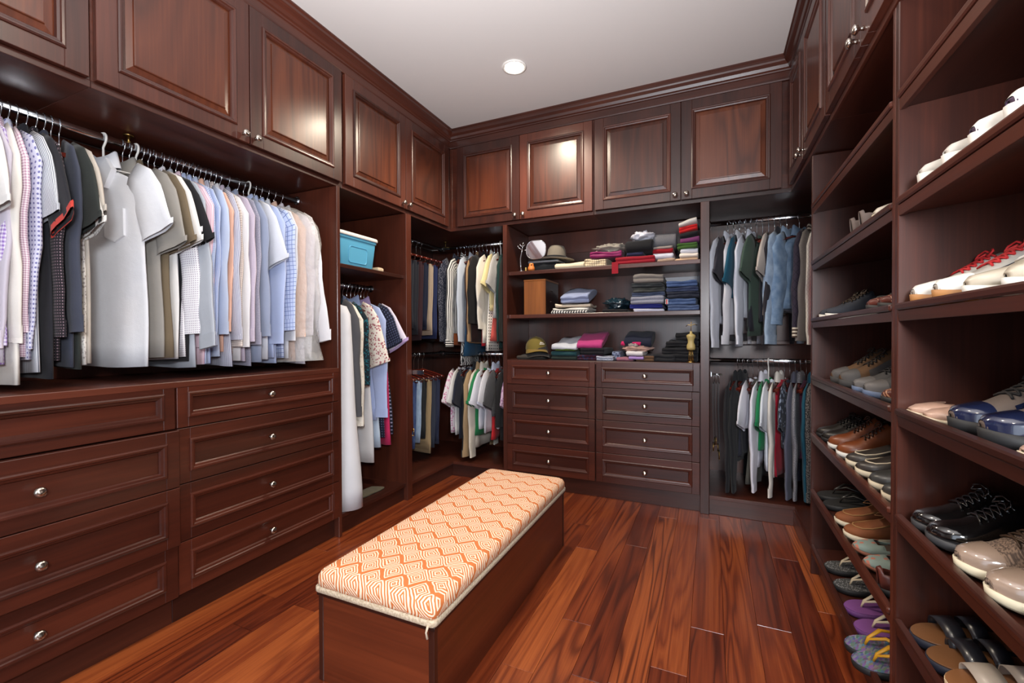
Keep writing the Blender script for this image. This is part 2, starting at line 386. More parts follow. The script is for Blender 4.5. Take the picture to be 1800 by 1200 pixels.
# shoe cabinets
SHZ = [1.73, 1.465, 1.2, .935, .667, .40, .142]
TILT = radians(6)
def shoecab(label, y0, y1):
    t = thing('shoe_cabinet', label, 'shoe shelves', (XR, y1, 0), RR); W = y1-y0; D = .56
    bx('side_panel', (0, 0, 0), (.022, D+.02, ZU-.004), WZ, t); bx('side_panel', (W-.018, 0, 0), (W, D+.02, ZU-.004), WZ, t)
    bx('back_panel', (.022, D+.005, .02), (W-.018, D+.02, ZU-.004), WZ, t)
    for z in SHZ:
        s = MB().box((.023, .012, -.018), (W-.019, D-.004, 0), .001).build('shelf', WX, t, (0, 0, z-.022), (TILT, 0, 0))
        MB().box((.023, 0, -.022), (W-.019, .012, .004), .001).box((.023, -.004, .006), (W-.019, .014, .023), .004).build('lip', WX, s)
    bx('toe_kick', (.022, .03, 0), (W-.018, .045, .10), WX, t)
    return t
shoecab('shoe cabinet bay farther from the camera', 1.447, 2.492)
shoecab('shoe cabinet bay nearest the camera', .40, 1.446)

# ------------------------------------------------------------------ rails
def rail(label, p0, p1, posts=()):
    t = thing('hanging_rail', label, 'rail', p0); d = Vector(p1)-Vector(p0)
    MB().tube([(0, 0, 0), d], .0088, 16, 1.7).build('rod', CHROME, t)
    for e, s in ((Vector((0, 0, 0)), 1), (d, -1)):
        q = d.normalized()*s*.004; MB().tube([e, e+q], .024, 14).build('bracket', CHROME, t)
    for k in posts:
        q = d*k; MB().tube([(q.x, q.y, .012), (q.x, q.y, ZU-p0[2]-.012), ], .005, 8).lathe([(.018, ZU-p0[2]-.012), (.018, ZU-p0[2]-.005)], 12, (q.x, q.y, 0)).build('support', BRASS, t)
    return t
ZR1, ZRT, ZR2, ZR3 = 1.915, 1.462, 1.90, .975
rail('long chrome rail carrying the shirts on the left', (-2.2, .205, ZR1), (-2.2, 1.850, ZR1), [.503])
rail('short chrome rail in the tower under the blue bin', (-2.2, 1.878, ZRT), (-2.2, 2.462, ZRT))
rail('upper corner rail along the left wall', (-2.2, 2.523, ZR2), (-2.2, 3.35, ZR2)); rail('upper corner rail along the back wall', (-2.17, 3.35, ZR2), (-1.438, 3.35, ZR2), [.03])
rail('lower corner rail along the left wall', (-2.2, 2.523, ZR3), (-2.2, 3.35, ZR3)); rail('lower corner rail along the back wall', (-2.17, 3.35, ZR3), (-1.438, 3.35, ZR3))
rail('upper rail of the right-hand bay', (-.008, 3.35, 1.885), (1.005, 3.35, 1.885)); rail('lower rail of the right-hand bay', (-.008, 3.35, .955), (1.005, 3.35, .955))

# ------------------------------------------------------------------ recessed ceiling lamps
EMIT = NT('lamp_glow'); EMIT.b.inputs['Emission Color'].default_value = (1, .84, .62, 1); EMIT.b.inputs['Emission Strength'].default_value = 30; EMIT = EMIT.m
WHT = plain('white_enamel', (236, 232, 226), .4)
def downlight(label, x, y, power, size=150):
    t = thing('recessed_light', label, 'ceiling light', (x, y, ZC))
    MB().lathe([(.056, -.001), (.074, -.001), (.074, -.006), (.066, -.009), (.056, -.006), (.056, -.001)], 28).build('trim_ring', WHT, t)
    MB().lathe([(0, -.0035), (.03, -.005), (.054, -.004), (.055, -.001), (0., -.001)], 24).build('bulb', EMIT, t)
    lamp('recessed_light_beam', 'SPOT', (x, y, ZC-.02), (0, 0, 0), power, (1, .86, .68), spot_size=radians(size), spot_blend=.6, shadow_soft_size=.05).parent = None
downlight('glowing round recessed light in the ceiling', -1.087, 2.466, 80)
downlight('recessed light above the bench end near the camera', -.55, .80, 30)
downlight('recessed light behind the camera near the doorway', -.75, -.60, 30)

# ------------------------------------------------------------------ bench
t = thing('bench', 'low dark wood storage bench with a patterned orange cushion', 'bench', (-.945, 1.665, 0))
bw, bl, bh = .225, .612, .292
WB = wood('bench_wood', 1, (52, 20, 11), (92, 40, 21), (120, 56, 30), rings=4, scale=.7); WBX = wood('bench_wood_end', 0, (52, 20, 11), (92, 40, 21), (120, 56, 30), rings=4, scale=.7)
WBT = wood('bench_trim', 2, (30, 13, 10), (50, 23, 16), (64, 32, 22))
bx('side', (bw-.018, -bl+.02, 0), (bw-.002, bl-.02, bh-.012), WB, t); bx('side', (-bw+.002, -bl+.02, 0), (-bw+.018, bl-.02, bh-.012), WB, t)
bx('end', (-bw+.018, -bl+.002, 0), (bw-.018, -bl+.018, bh-.012), WBX, t); bx('end', (-bw+.018, bl-.018, 0), (bw-.018, bl-.002, bh-.012), WBX, t)
for sx in (-1, 1):
    for sy in (-1, 1):
        a = sorted((sx*bw, sx*(bw-.02))); b = sorted((sy*bl, sy*(bl-.02))); bx('corner_trim', (a[0], b[0], 0), (a[1], b[1], bh-.012), WBT, t)
bx('lid', (-bw-.004, -bl-.004, bh-.012), (bw+.004, bl+.004, bh), WBT, t)
CU = NT('cushion_fabric'); tc = CU.n('ShaderNodeTexCoord'); sp = CU.n('ShaderNodeSeparateXYZ'); CU.l(tc.outputs['Object'], sp.inputs[0])
wz = CU.noise(tc.outputs['Object'], 24, 1)
uu = CU.math('ADD', CU.math('MULTIPLY', CU.math('ADD', sp.outputs[0], CU.math('MULTIPLY', sp.outputs[2], .7)), 1/.092), CU.math('MULTIPLY', wz, .10))
vv = CU.math('ADD', CU.math('MULTIPLY', CU.math('SUBTRACT', sp.outputs[1], CU.math('MULTIPLY', sp.outputs[2], .7)), 1/.098), CU.math('MULTIPLY', wz, .10))
fu = CU.math('ABSOLUTE', CU.math('SUBTRACT', CU.math('FRACT', uu), .5)); fv = CU.math('ABSOLUTE', CU.math('SUBTRACT', CU.math('FRACT', vv), .5))
d1 = CU.math('ADD', fu, fv); dd = CU.math('MINIMUM', d1, CU.math('SUBTRACT', 1., d1))
line = CU.math('GREATER_THAN', CU.math('FRACT', CU.math('ADD', CU.math('MULTIPLY', dd, 8.), .3)), .50)
# alternate rows carry a solid zigzag band along one edge of the diamonds
thick = CU.math('MULTIPLY', CU.math('GREATER_THAN', dd, .43), CU.math('GREATER_THAN', CU.math('FRACT', vv), .5))
line = CU.math('MAXIMUM', line, thick)
CU.l(CU.mix(line, lin((238, 222, 196)), lin((205, 116, 60))), CU.b.inputs['Base Color']); CU.b.inputs['Roughness'].default_value = .85
CU.bump(CU.noise(tc.outputs['Object'], 700, 2), .2, .001); CUSH = CU.m
def rrect(hx, hy, r, n=5):
    out = []
    for cx_, cy_, a0 in ((hx-r, hy-r, 0), (-hx+r, hy-r, 90), (-hx+r, -hy+r, 180), (hx-r, -hy+r, 270)):
        for i in range(n+1):
            a = radians(a0+90*i/n); out.append((cx_+r*cos(a), cy_+r*sin(a)))
    return out
def slab(m, hx, hy, r, levels, wob=0., seed=0):
    rings = []
    for z, ins in levels:
        rings.append([(x_, y_, z + wob*noise.noise((x_*6, y_*6, seed))) for x_, y_ in rrect(hx-ins, hy-ins, max(r-ins*.5, .004))])
    return m.loft(rings)
m = MB(); slab(m, bw+.006, bl+.008, .03, [(bh+.018, .002), (bh+.030, -.003), (bh+.050, -.002), (bh+.064, .006), (bh+.072, .022), (bh+.0755, .06), (bh+.077, .12)]); m.build('cushion', CUSH, t)
m = MB(); slab(m, bw+.009, bl+.011, .016, [(bh+.001, .003), (bh+.004, 0), (bh+.018, 0), (bh+.021, .004)]); m.build('piping', fab((212, 196, 172), 'tweed', (186, 168, 142)), t)
MB().tube([(bw-.012, -bl-.012, bh+.008), (bw-.016, -bl-.016, bh-.01), (bw-.013, -bl-.014, bh-.028)], [.004, .003, .004], 6).build('zip_pull', fab((212, 196, 172)), t)

# ------------------------------------------------------------------ hangers
hk = MB(); path = [(0, 0, -.128), (0, 0, -.060), (0, 0, -.040), (0, -.006, -.030), (0, -.013, -.020), (0, -.0168, -.006)]
path += [(0, -.0168*cos(radians(a)), .0168*sin(radians(a))) for a in range(15, 196, 30)]
hk.tube(path, .0019, 5)
def arms(span, drop, r0, r1, flat):
    pts = []; rr = []
    for i in range(-8, 9):
        k = i/8; pts.append((0, k*span, -.126 - drop*abs(k)**1.35)); rr.append(r0+(r1-r0)*abs(k)**2 + (.007*max(0, 1-abs(k)*4) if r0 > .008 else 0))
    m = MB(); m.tube(pts, rr, 8, flat); return m
HG = {}
def hanger(kind, loc, rz, label, group):
    t = thing('hanger', label, 'hanger', loc, rz, group)
    if kind not in HG:
        if kind == 'wood': mats = (CHROME, WHG)
        elif kind == 'plastic': mats = (WHT, WHT)
        else: mats = (CHROME, plain('black_hanger', (20, 18, 20), .4))
        h = hk if kind != 'plastic' else MB().tube(path, .0042, 6)
        a = h.build('hook', mats[0], t)
        b = arms(.205, .050, .0105 if kind == 'wood' else .005, .015 if kind == 'wood' else .005, .55).build('shoulder_bar', mats[1], t)
        c = MB().tube([(0, -.185, -.168), (0, -.18, -.200), (0, .18, -.200), (0, .185, -.168)], .0042, 6).build('trouser_bar', mats[1], t)
        HG[kind] = (a.data, b.data, c.data)
    else:
        for n_, d_ in zip(('hook', 'shoulder_bar', 'trouser_bar'), HG[kind]): link(n_, d_, t)
    return t

# ------------------------------------------------------------------ garments: local x along the rail, -y towards the aisle, z up, origin on the rail
def body_rings(levels, n, rg, amp, k, sway):
    """levels: (z, half width, half thickness, y shift)"""
    rings = []; ph = rg.uniform(0, 6.28); ph2 = rg.uniform(0, 6.28); z0 = levels[0][0]; z1 = levels[-1][0]
    for z, w_, t_, ys in levels:
        f = (z0-z)/(z0-z1); r = []
        for i in range(n):
            a = 2*pi*i/n; c_, s_ = cos(a), sin(a)
            y = w_*math.copysign(abs(c_)**.75, c_)
            x = t_*math.copysign(abs(s_)**.8, s_)
            x += amp*f*sin(k*y+ph+1.5*f) + .5*amp*f*sin(2.3*k*y+ph2) + sway*f*f
            y *= 1 + .03*f*sin(9*f+ph)
            r.append((x, -(y+ys), z + (.008*f*sin(7*y+ph2))))
        rings.append(r)
    return rings
def levels_shirt(W, L, T, top=-.070, hem=1., waist=1.):
    lv = [(top-.022, .060, .012, 0), (top-.027, .082, .013, 0), (top-.045, W*.62, T*.85, 0), (top-.068, W*.88, T*.92, 0), (top-.092, W*.99, T, 0), (top-.13, W*1.02, T*1.05, 0)]
    zz = top-.13
    for j in range(1, 9):
        f = j/8; lv.append((zz+(-L-zz)*f, W*(1.02+(hem-1)*f + (waist-1)*sin(pi*f)), T*(1.05+.15*f), 0))
    return lv
def sleeve_rings(side, W, T, zs, Ls, w0, w1, out, rg, lean):
    """tube of cloth from the shoulder down; out = how far it stands off the body"""
    pts = [(W-.06, zs-.045), (W-.012, zs-.065), (W+.016, zs-.105)]
    k = 7
    for j in range(1, k+1):
        f = j/k; pts.append((W+.016+out*f, zs-.105-Ls*f))
    rings = []; ph = rg.uniform(0, 6); n = 14
    for j, (p, z) in enumerate(pts):
        f = j/(len(pts)-1)
        q0 = pts[max(j-1, 0)]; q1 = pts[min(j+1, len(pts)-1)]; tx, tz = q1[0]-q0[0], q1[1]-q0[1]; d = sqrt(tx*tx+tz*tz); nx, nz = -tz/d, tx/d
        wob = 1. if Ls > .3 else 0.; ww = w0+(w1-w0)*f + .004*wob*sin(5*f*3+ph); th = T*(.9+.5*sin(pi*min(1, f*1.1)))
        r = []
        for i in range(n):
            a = 2*pi*i/n; u_ = ww*cos(a); v_ = th*sin(a) + .0045*sin(45*u_+ph+3*f) + .003*wob*sin(9*f*2+ph)
            r.append((v_ + lean*f*f + .004*wob*sin(6*f+ph), -side*(p+nx*u_), z+nz*u_))
        rings.append(r)
    return rings
def garment(kind, loc, rz, mat, label, cat, rail_name, hang='wood', L=None, W=.205, T=.011, mat2=None, seed=None, lean=0., out=.02, Ls=None, sway=0., name=None, wsl=None, hangshow=True):
    rg = random.Random(seed if seed is not None else label); full = label + ' ' + rail_name
    t = thing(name or cat.replace(' ', '_'), full, cat, loc, rz, 'garments ' + rail_name)
    if hangshow:
        hn = {'wood': 'wooden hanger of ', 'plastic': 'plastic hanger of ', 'black': 'black hanger of '}[hang]
        hanger(hang, loc, rz, hn + full, 'hangers ' + rail_name)
    m2 = mat2 or mat; zs = -.128; t.location.z -= .05; L = (L or {'TR': .62, 'DR': 1.1, 'BAG': 1.25}.get(kind, .86)) - (.02 if kind in ('LS', 'SS') else .04); T *= 1.35
    if kind in ('LS', 'SS', 'JK', 'VS'):
        L = L or .86; Tt = T*(1.6 if kind == 'JK' else 1)
        b = MB(); b.loft(body_rings(levels_shirt(W, L, Tt, hem=1.06), 30, rg, .007 if kind != 'JK' else .005, 24, sway)); b.build('body', mat, t)
        if kind != 'VS':
            ln = Ls or (.56 if kind != 'SS' else .15)
            for sd in (1, -1):
                w0, w1 = (.080, .047) if kind == 'LS' else ((.088, .060) if kind == 'JK' else (.085, .082))
                if wsl: w1 = wsl
                s = MB(); rr = sleeve_rings(sd, W, Tt*.8, zs+.03, ln, w0, w1, (out if kind != 'SS' else .055+out*.5)*(1 if sd > 0 else .4), rg, lean if sd > 0 else lean*.3)
                s.loft(rr, cap=True, capend=0); so = s.build('sleeve', mat if kind != 'SS' or mat2 is None else mat, t)
                a_, b_ = rr[-1], rr[-2]
                ce = Vector((0, 0, 0)); 
                for p in a_: ce += Vector(p)/len(a_)
                cu = [[tuple(ce+(Vector(p)-ce)*1.07 + Vector((0, 0, dz))) for p in a_] for dz in ((.05, -.006) if kind == 'LS' else ((.055, -.004) if kind == 'JK' else (.018, -.003)))]
                MB().loft(cu, cap=False).build('cuff', m2, so)
        N = 22; An = [2*pi*i/N for i in range(N)]
        def cring(pp, qq, z, up): return [(qq*sin(a), -pp*cos(a), z + up*abs(cos(a))**3) for a in An]
        c = MB()
        if kind in ('LS', 'JK') or mat2 or 'polo' in label or 'collar' in label:
            c.loft([cring(.066, .017, -.098, .012), cring(.060, .0165, -.058, .022), cring(.060, .017, -.036, .026), cring(.069, .022, -.037, .023), cring(.088, .026, -.088, .008)], cap=False)
        else: c.loft([cring(.072, .016, -.098, .010), cring(.068, .0165, -.076, .014), cring(.072, .018, -.076, .014), cring(.075, .017, -.098, .010)], cap=False)
        c.build('collar', mat if 'red' in label else m2, t)
    elif kind == 'TR':
        L = L or .62; w_ = W
        for dz, dx, sc in ((0, .006, 1.), (.03, -.006, .94)):
            lv = [(-.143, w_*.96*sc, .004, 0), (-.150, w_*sc, .0075, 0)]
            for j in range(1, 8): f = j/7; lv.append((-.150-(L-dz)*f, w_*sc*(1-.10*f), .0080+.003*f, 0))
            rr = body_rings(lv, 24, rg, .004, 16, sway); rr = [[(p[0]+dx, p[1], p[2]) for p in r] for r in rr]
            MB().loft(rr).build('leg', mat, t)
    elif kind == 'DR':
        L = L or 1.1
        lv = [(-.068, .05, .008, 0), (-.080, .09, .010, 0), (-.100, W*.75, T, 0), (-.125, W*.9, T, 0), (-.20, W*.86, T*1.1, 0), (-.38, W*.84, T*1.1, 0)]
        for j in range(1, 8): f = j/7; lv.append((-.38-(L-.38)*f, W*(.84+.22*f), T*(1.1+.5*f), 0))
        MB().loft(body_rings(lv, 32, rg, .010, 26, sway)).build('body', mat, t)
        MB().tube([(0, -.07*cos(a*.5236), -.068-.014*abs(sin(a*.5236))) for a in range(0, 7)], .005, 6).build('neckline', m2, t)
    elif kind == 'BAG':
        L = L or 1.25
        lv = [(-.060, .03, .006, 0), (-.075, .10, .016, 0), (-.11, W*.95, T*1.2, 0), (-.16, W*1.05, T*1.6, 0)]
        for j in range(1, 11): f = j/10; lv.append((-.16-(L-.16)*f, W*(1.05+.16*f), T*(1.6+1.3*f*(1-.35*f**4)), .02*f))
        MB().loft(body_rings(lv, 34, rg, .009, 14, sway)).build('body', mat, t)
        MB().tube([(T*1.7+.001, -.0+.002*sin(j), -.12-(L-.2)*j/8) for j in range(9)], .003, 5).build('zip', m2, t)
    return t

# -------- long left rail
W_ = (226, 226, 232); OFFW = (222, 218, 212)
nL = 'on the long left rail'
shirts = [
 (0.578, 'SS', fab((228, 226, 224)), 'white crew T-shirt nearest the photo edge'), (0.595, 'LS', fab((196, 190, 204)), 'lilac grey shirt near the photo edge'),
 (0.613, 'LS', fab((226, 222, 236), 'gingham', (140, 110, 180)), 'purple gingham shirt'), (0.630, 'LS', fab(OFFW), 'ivory shirt near the photo edge'),
 (0.649, 'LS', fab((232, 222, 228), 'gingham', (178, 142, 166), .6), 'pink gingham shirt'), (0.668, 'LS', fab((200, 202, 222), 'dots', (110, 110, 160), .8), 'lavender dotted shirt'),
 (0.687, 'SS', fab((214, 216, 222), 'stripe', (90, 94, 108), .4), 'finely striped grey and white short-sleeved shirt'), (0.707, 'SS', fab((34, 34, 40)), 'black polo shirt with red sleeve hem'),
 (0.731, 'LS', fab((34, 30, 36), 'dots', (128, 108, 116), .55), 'black shirt with tiny pin dots'), (0.755, 'LS', fab((62, 66, 80)), 'charcoal blue long-sleeved shirt'),
 (0.776, 'SS', fab((44, 48, 46)), 'dark green black short-sleeved shirt'), (0.795, 'SS', fab((232, 230, 226), 'animal', (176, 170, 168), 1.), 'white short-sleeved shirt with small grey print'),
 (0.817, 'SS', fab((196, 188, 178)), 'beige short-sleeved shirt beside the gap'),
 (0.948, 'SS', fab((226, 228, 234)), 'white polo shirt with a chest pocket'), (1.011, 'SS', fab((150, 146, 140)), 'grey short-sleeved shirt behind the white polo'),
 (1.034, 'SS', fab((112, 98, 78)), 'taupe brown polo shirt'), (1.057, 'SS', fab((228, 226, 224)), 'first white short-sleeved shirt after the taupe one'), (1.079, 'SS', fab((222, 224, 230)), 'second white short-sleeved shirt after the taupe one'),
 (1.101, 'SS', fab((30, 30, 34)), 'black short-sleeved shirt between white ones'), (1.124, 'LS', fab((230, 230, 234), 'dots', (150, 136, 160), .5), 'white shirt with tiny dots'),
 (1.156, 'LS', fab((176, 182, 192)), 'pale grey shirt with a wide swinging sleeve'), (1.185, 'LS', fab((232, 212, 222), 'stripe', (222, 180, 198), .6), 'pale pink striped shirt'),
 (1.209, 'LS', fab((206, 216, 236), 'gingham', (130, 150, 196), .5), 'blue gingham shirt'), (1.233, 'LS', fab((200, 210, 234), 'stripe', (126, 148, 200), .5), 'blue striped shirt'), (1.257, 'LS', fab((188, 200, 224)), 'plain pale blue shirt beside the peach one'),
 (1.283, 'LS', fab((234, 186, 164)), 'peach shirt with a rolled cuff'), (1.308, 'LS', fab((206, 208, 220), 'stripe', (130, 130, 156), .5), 'grey blue striped shirt'), (1.332, 'LS', fab((226, 216, 210), 'check', (140, 112, 104), .35), 'small brown check shirt'),
 (1.356, 'LS', fab((226, 226, 230)), 'plain white shirt right of the brown check'), (1.380, 'LS', fab((214, 206, 218), 'gingham', (168, 152, 176), .35), 'mauve micro check shirt'), (1.405, 'LS', fab((166, 166, 182), 'melange', (146, 146, 166)), 'grey lilac melange shirt'),
 (1.445, 'LS', fab((150, 160, 184)), 'blue grey chambray shirt'), (1.495, 'SS', fab((224, 228, 238)), 'white short-sleeved shirt among blue shirts'), (1.525, 'LS', fab((186, 200, 236)), 'light blue shirt with buttoned cuff'),
 (1.553, 'LS', fab((196, 208, 238), 'stripe', (170, 186, 226), .5), 'pale blue pinstripe shirt'), (1.585, 'LS', fab((198, 210, 238), 'check', (110, 130, 186), .8), 'light blue windowpane check shirt'), (1.620, 'LS', fab((228, 230, 236)), 'white shirt beside the windowpane check'),
 (1.660, 'LS', fab((236, 198, 176)), 'peach shirt inside clear plastic'), (1.700, 'LS', fab((232, 230, 236), 'stripe', (214, 206, 220), .6), 'faintly striped white shirt inside clear plastic'), (1.745, 'LS', fab((232, 232, 236)), 'white shirt at the rail end inside plastic')]
rg0 = random.Random(11)
RED = fab((196, 66, 56))
for i, (y, k, mt, lb) in enumerate(shirts):
    wide = 'wide swinging' in lb or 'rail end' in lb
    g = garment(k, (-2.2, y, ZR1), RL + (radians(10) if 'chest pocket' in lb else radians((7 if .98 < y < 1.12 else 0) + rg0.uniform(-2., 2.))), mt, lb, 'shirt', nL, hang='plastic' if i in (13, 16, 34) else 'wood', L=.86+rg0.uniform(-.03, .045), W=.20+rg0.uniform(-.012, .012),
            T=.0094, out=.10 if wide else (.075 if 'red' in lb else (-.03 if y < .69 else rg0.uniform(.0, .03))), lean=rg0.uniform(-.004, .004), mat2=RED if 'red' in lb else None, Ls=(.53+rg0.uniform(-.03, .05)) if k == 'LS' else rg0.uniform(.13, .19), seed=i)
    if 'chest pocket' in lb:
        xf = -.0200
        m = MB(); 
        pk = [(.035, -.245), (.130, -.245), (.132, -.350), (.083, -.372), (.033, -.350)]
        m.loft([[(xf+.012, -p, z) for p, z in pk], [(xf-.0025, -p, z) for p, z in pk]], smooth=False); m.build('pocket', mt, g)
        m = MB(); m.box((xf-.003, -.017, -.245), (xf+.004, .017, -.115), .001); m.build('placket', mt, g)
        for zb in (-.135, -.18, -.225): MB().tube([(xf-.003, 0, zb), (xf-.006, 0, zb)], .005, 10).build('button', WHT, g)
        cl = MB()
        for sd in (1, -1):
            q = [(sd*.006, -.112), (sd*.054, -.046), (sd*.084, -.092), (sd*.044, -.160)]
            cl.loft([[(xf+.010, -p, z) for p, z in q], [(xf-.010, -p, z) for p, z in q]], smooth=False)
        cl.build('collar_leaf', mt, g)
PLAS = NT('clear_plastic'); tr = PLAS.n('ShaderNodeBsdfTransparent'); mx = PLAS.n('ShaderNodeMixShader'); PLAS.b.inputs['Base Color'].default_value = (.75, .74, .72, 1); PLAS.b.inputs['Roughness'].default_value = .18
mx.inputs[0].default_value = .36; PLAS.l(tr.outputs[0], mx.inputs[1]); PLAS.l(PLAS.b.outputs[0], mx.inputs[2]); PLAS.l(mx.outputs[0], PLAS.t.nodes['Material Output'].inputs[0])
tcp = PLAS.n('ShaderNodeTexCoord'); PLAS.bump(PLAS.noise(tcp.outputs['Object'], 22, 4), .9, .02); PLAS = PLAS.m
m = MB(); rp = random.Random(5); lv = [(-.075, .05, .055, 0), (-.10, .15, .070, 0), (-.145, .245, .085, 0), (-.21, .300, .090, 0)] + [(-.2-.72*j/7, .315+.012*sin(j*2), .085+.008*sin(j*3), .0) for j in range(1, 8)]
m.loft(body_rings(lv, 36, rp, .008, 22, 0), cap=False); tag(m.build('plastic_cover', PLAS, None, (-2.2, 1.705, ZR1), (0, 0, RL)), 'crinkled clear plastic dry-cleaning cover over the last left shirts', 'plastic cover')

# -------- tower rail
nT = 'on the tower rail'
tower = [
 (1.965, 'BAG', fab((226, 228, 234)), 'long white garment bag', 'garment bag', dict(L=1.33, W=.255, T=.028, sway=.012)), (2.035, 'JK', fab((78, 78, 82)), 'dark grey jacket behind the white bag', 'jacket', dict(L=.80)),
 (2.070, 'LS', fab((226, 220, 208), 'floral', (206, 198, 184), .9), 'cream lace long-sleeved jacket', 'jacket', dict(L=.95, T=.018, Ls=.62)), (2.105, 'LS', fab((20, 34, 42), 'animal', (26, 92, 104)), 'black and teal patterned top', 'top', dict(L=.72, wsl=.06, Ls=.38)),
 (2.135, 'DR', fab((198, 178, 156), 'animal', (92, 70, 56)), 'leopard print dress', 'dress', dict(L=.80)), (2.165, 'DR', fab((224, 222, 222), 'zebra', (50, 48, 54)), 'zebra print dress', 'dress', dict(L=.90)),
 (2.195, 'SS', fab((232, 222, 210), 'floral', (172, 108, 112), .65), 'cream floral blouse', 'blouse', dict(L=.62, out=.05, Ls=.26)), (2.230, 'DR', fab((226, 226, 228)), 'white dress', 'dress', dict(L=1.15)),
 (2.265, 'LS', fab((180, 194, 230), 'stripe', (160, 178, 222), .5), 'light blue long-sleeved dress shirt', 'shirt', dict(L=.85, Ls=.60, out=.04)), (2.300, 'DR', fab((186, 204, 224)), 'pale blue long dress', 'dress', dict(L=1.05)),
 (2.330, 'SS', fab((30, 34, 52), 'dots', (90, 96, 130), .9), 'navy dotted short-sleeved dress', 'dress', dict(L=.98)), (2.360, 'SS', fab((226, 218, 234)), 'white and lilac short-sleeved top', 'top', dict(L=.55, out=.07, mat2=fab((196, 168, 214)))),
 (2.390, 'DR', fab((198, 44, 96)), 'long magenta pink dress', 'dress', dict(L=1.06, W=.225)), (2.425, 'DR', fab((26, 28, 44), 'dots', (140, 140, 170), 1.4), 'long navy dress with small dots', 'dress', dict(L=1.0)),]
for y, k, mt, lb, ct, kw in tower: garment(k, (-2.2, y, ZRT), RL + radians(rg0.uniform(-3, 3)), mt, lb, ct, nT, **kw)

# -------- corner rails: trousers on the left arm, tops on the back arm
nA = 'on the upper left corner rail'
for i, (y, c, lb) in enumerate([(2.60, (40, 42, 48), 'charcoal trousers nearest the tower'), (2.665, (46, 58, 98), 'blue trousers'), (2.73, (30, 32, 38), 'black pinstriped trousers'), (2.795, (44, 46, 54), 'dark slate trousers'), (2.86, (62, 40, 46), 'plum brown trousers'),
        (2.925, (34, 40, 60), 'dark navy trousers'), (2.99, (178, 160, 140), 'beige trousers'), (3.05, (40, 50, 88), 'royal navy trousers nearest the corner')]):
    garment('TR', (-2.2, y, ZR2), RL, fab(c, 'stripe' if 'pinstr' in lb else 'plain', (70, 72, 80), .6), lb, 'trousers', nA, L=.60+.05*sin(i*2.1), W=.165, sway=.01*sin(i))
nBk = 'on the lower left corner rail'
for i, (y, mt, lb, L_) in enumerate([(2.62, fab((52, 68, 108), 'denim', (70, 88, 130)), 'dark blue jeans nearest the tower', .56), (2.69, fab((58, 76, 118), 'denim', (84, 104, 148)), 'mid blue jeans second from the tower', .58), (2.755, fab((62, 80, 124), 'denim', (80, 100, 146)), 'faded blue jeans', .55), (2.82, fab((150, 176, 208), 'denim', (176, 198, 222)), 'light wash jeans', .52),
        (2.885, fab((40, 42, 46)), 'black trousers', .50), (2.95, fab((168, 146, 112)), 'khaki trousers', .62), (3.01, fab((54, 60, 76)), 'slate trousers', .60), (3.07, fab((48, 54, 78)), 'navy slate trousers nearest the corner', .57)]):
    garment('TR', (-2.2, y, ZR3), RL, mt, lb, 'trousers', nBk, L=L_, W=.17)
nC = 'on the upper back corner rail'
cb = [(-2.02, 'LS', fab((40, 44, 60), 'animal', (120, 120, 132), .7), 'dark speckled blouse', {}), (-1.985, 'DR', fab((168, 88, 44)), 'rust orange dress', dict(L=.84)), (-1.945, 'LS', fab((228, 226, 222), 'stripe', (26, 26, 30), 1.6), 'black and white striped long-sleeved blouse', dict(L=.72, Ls=.60, mat2=fab((228, 226, 222), 'hstripe', (26, 26, 30), .9))),
 (-1.905, 'DR', fab((226, 224, 220), 'zebra', (30, 30, 34), 1.2), 'long zebra print scarf dress', dict(L=1.0, W=.15)), (-1.87, 'LS', fab((198, 208, 222)), 'pale blue blouse', {}), (-1.84, 'DR', fab((34, 74, 104)), 'teal blue dress', dict(L=.92)), (-1.805, 'LS', fab((168, 136, 100)), 'tan blouse', {}), (-1.77, 'LS', fab((54, 36, 34)), 'dark brown cardigan', {}),
 (-1.735, 'JK', fab((26, 25, 26)), 'black puffed-sleeve jacket', dict(L=.56, Ls=.42)), (-1.695, 'DR', fab((178, 30, 46)), 'red ruffled dress', dict(L=.84)), (-1.665, 'LS', fab((230, 224, 212)), 'ivory blouse', dict(Ls=.46)), (-1.635, 'DR', fab((228, 224, 216), 'dots', (24, 24, 30), 1.3), 'white dress with black dots', dict(L=.88, W=.235)),
 (-1.605, 'SS', fab((232, 218, 164)), 'pale yellow top', dict(L=.55)), (-1.577, 'DR', fab((200, 86, 78)), 'coral dress', dict(L=.80)), (-1.55, 'SS', fab((216, 214, 210), 'stripe', (110, 110, 116), .4), 'finely striped grey top', dict(L=.6)), (-1.52, 'LS', fab((24, 52, 50)), 'dark green blouse', dict(L=.84)), (-1.482, 'LS', fab((34, 32, 30)), 'black long top at the rail end', dict(L=.84, out=.06))]
for x_, k, mt, lb, kw in cb: garment(k, (x_, 3.35, ZR2), radians(rg0.uniform(-2, 9)), mt, lb, 'dress' if k == 'DR' else ('jacket' if k == 'JK' else 'blouse'), nC, hang='plastic' if 'yellow' in lb else 'wood', **{**dict(L=.8, T=.0125), **kw})
nD = 'on the lower back corner rail'
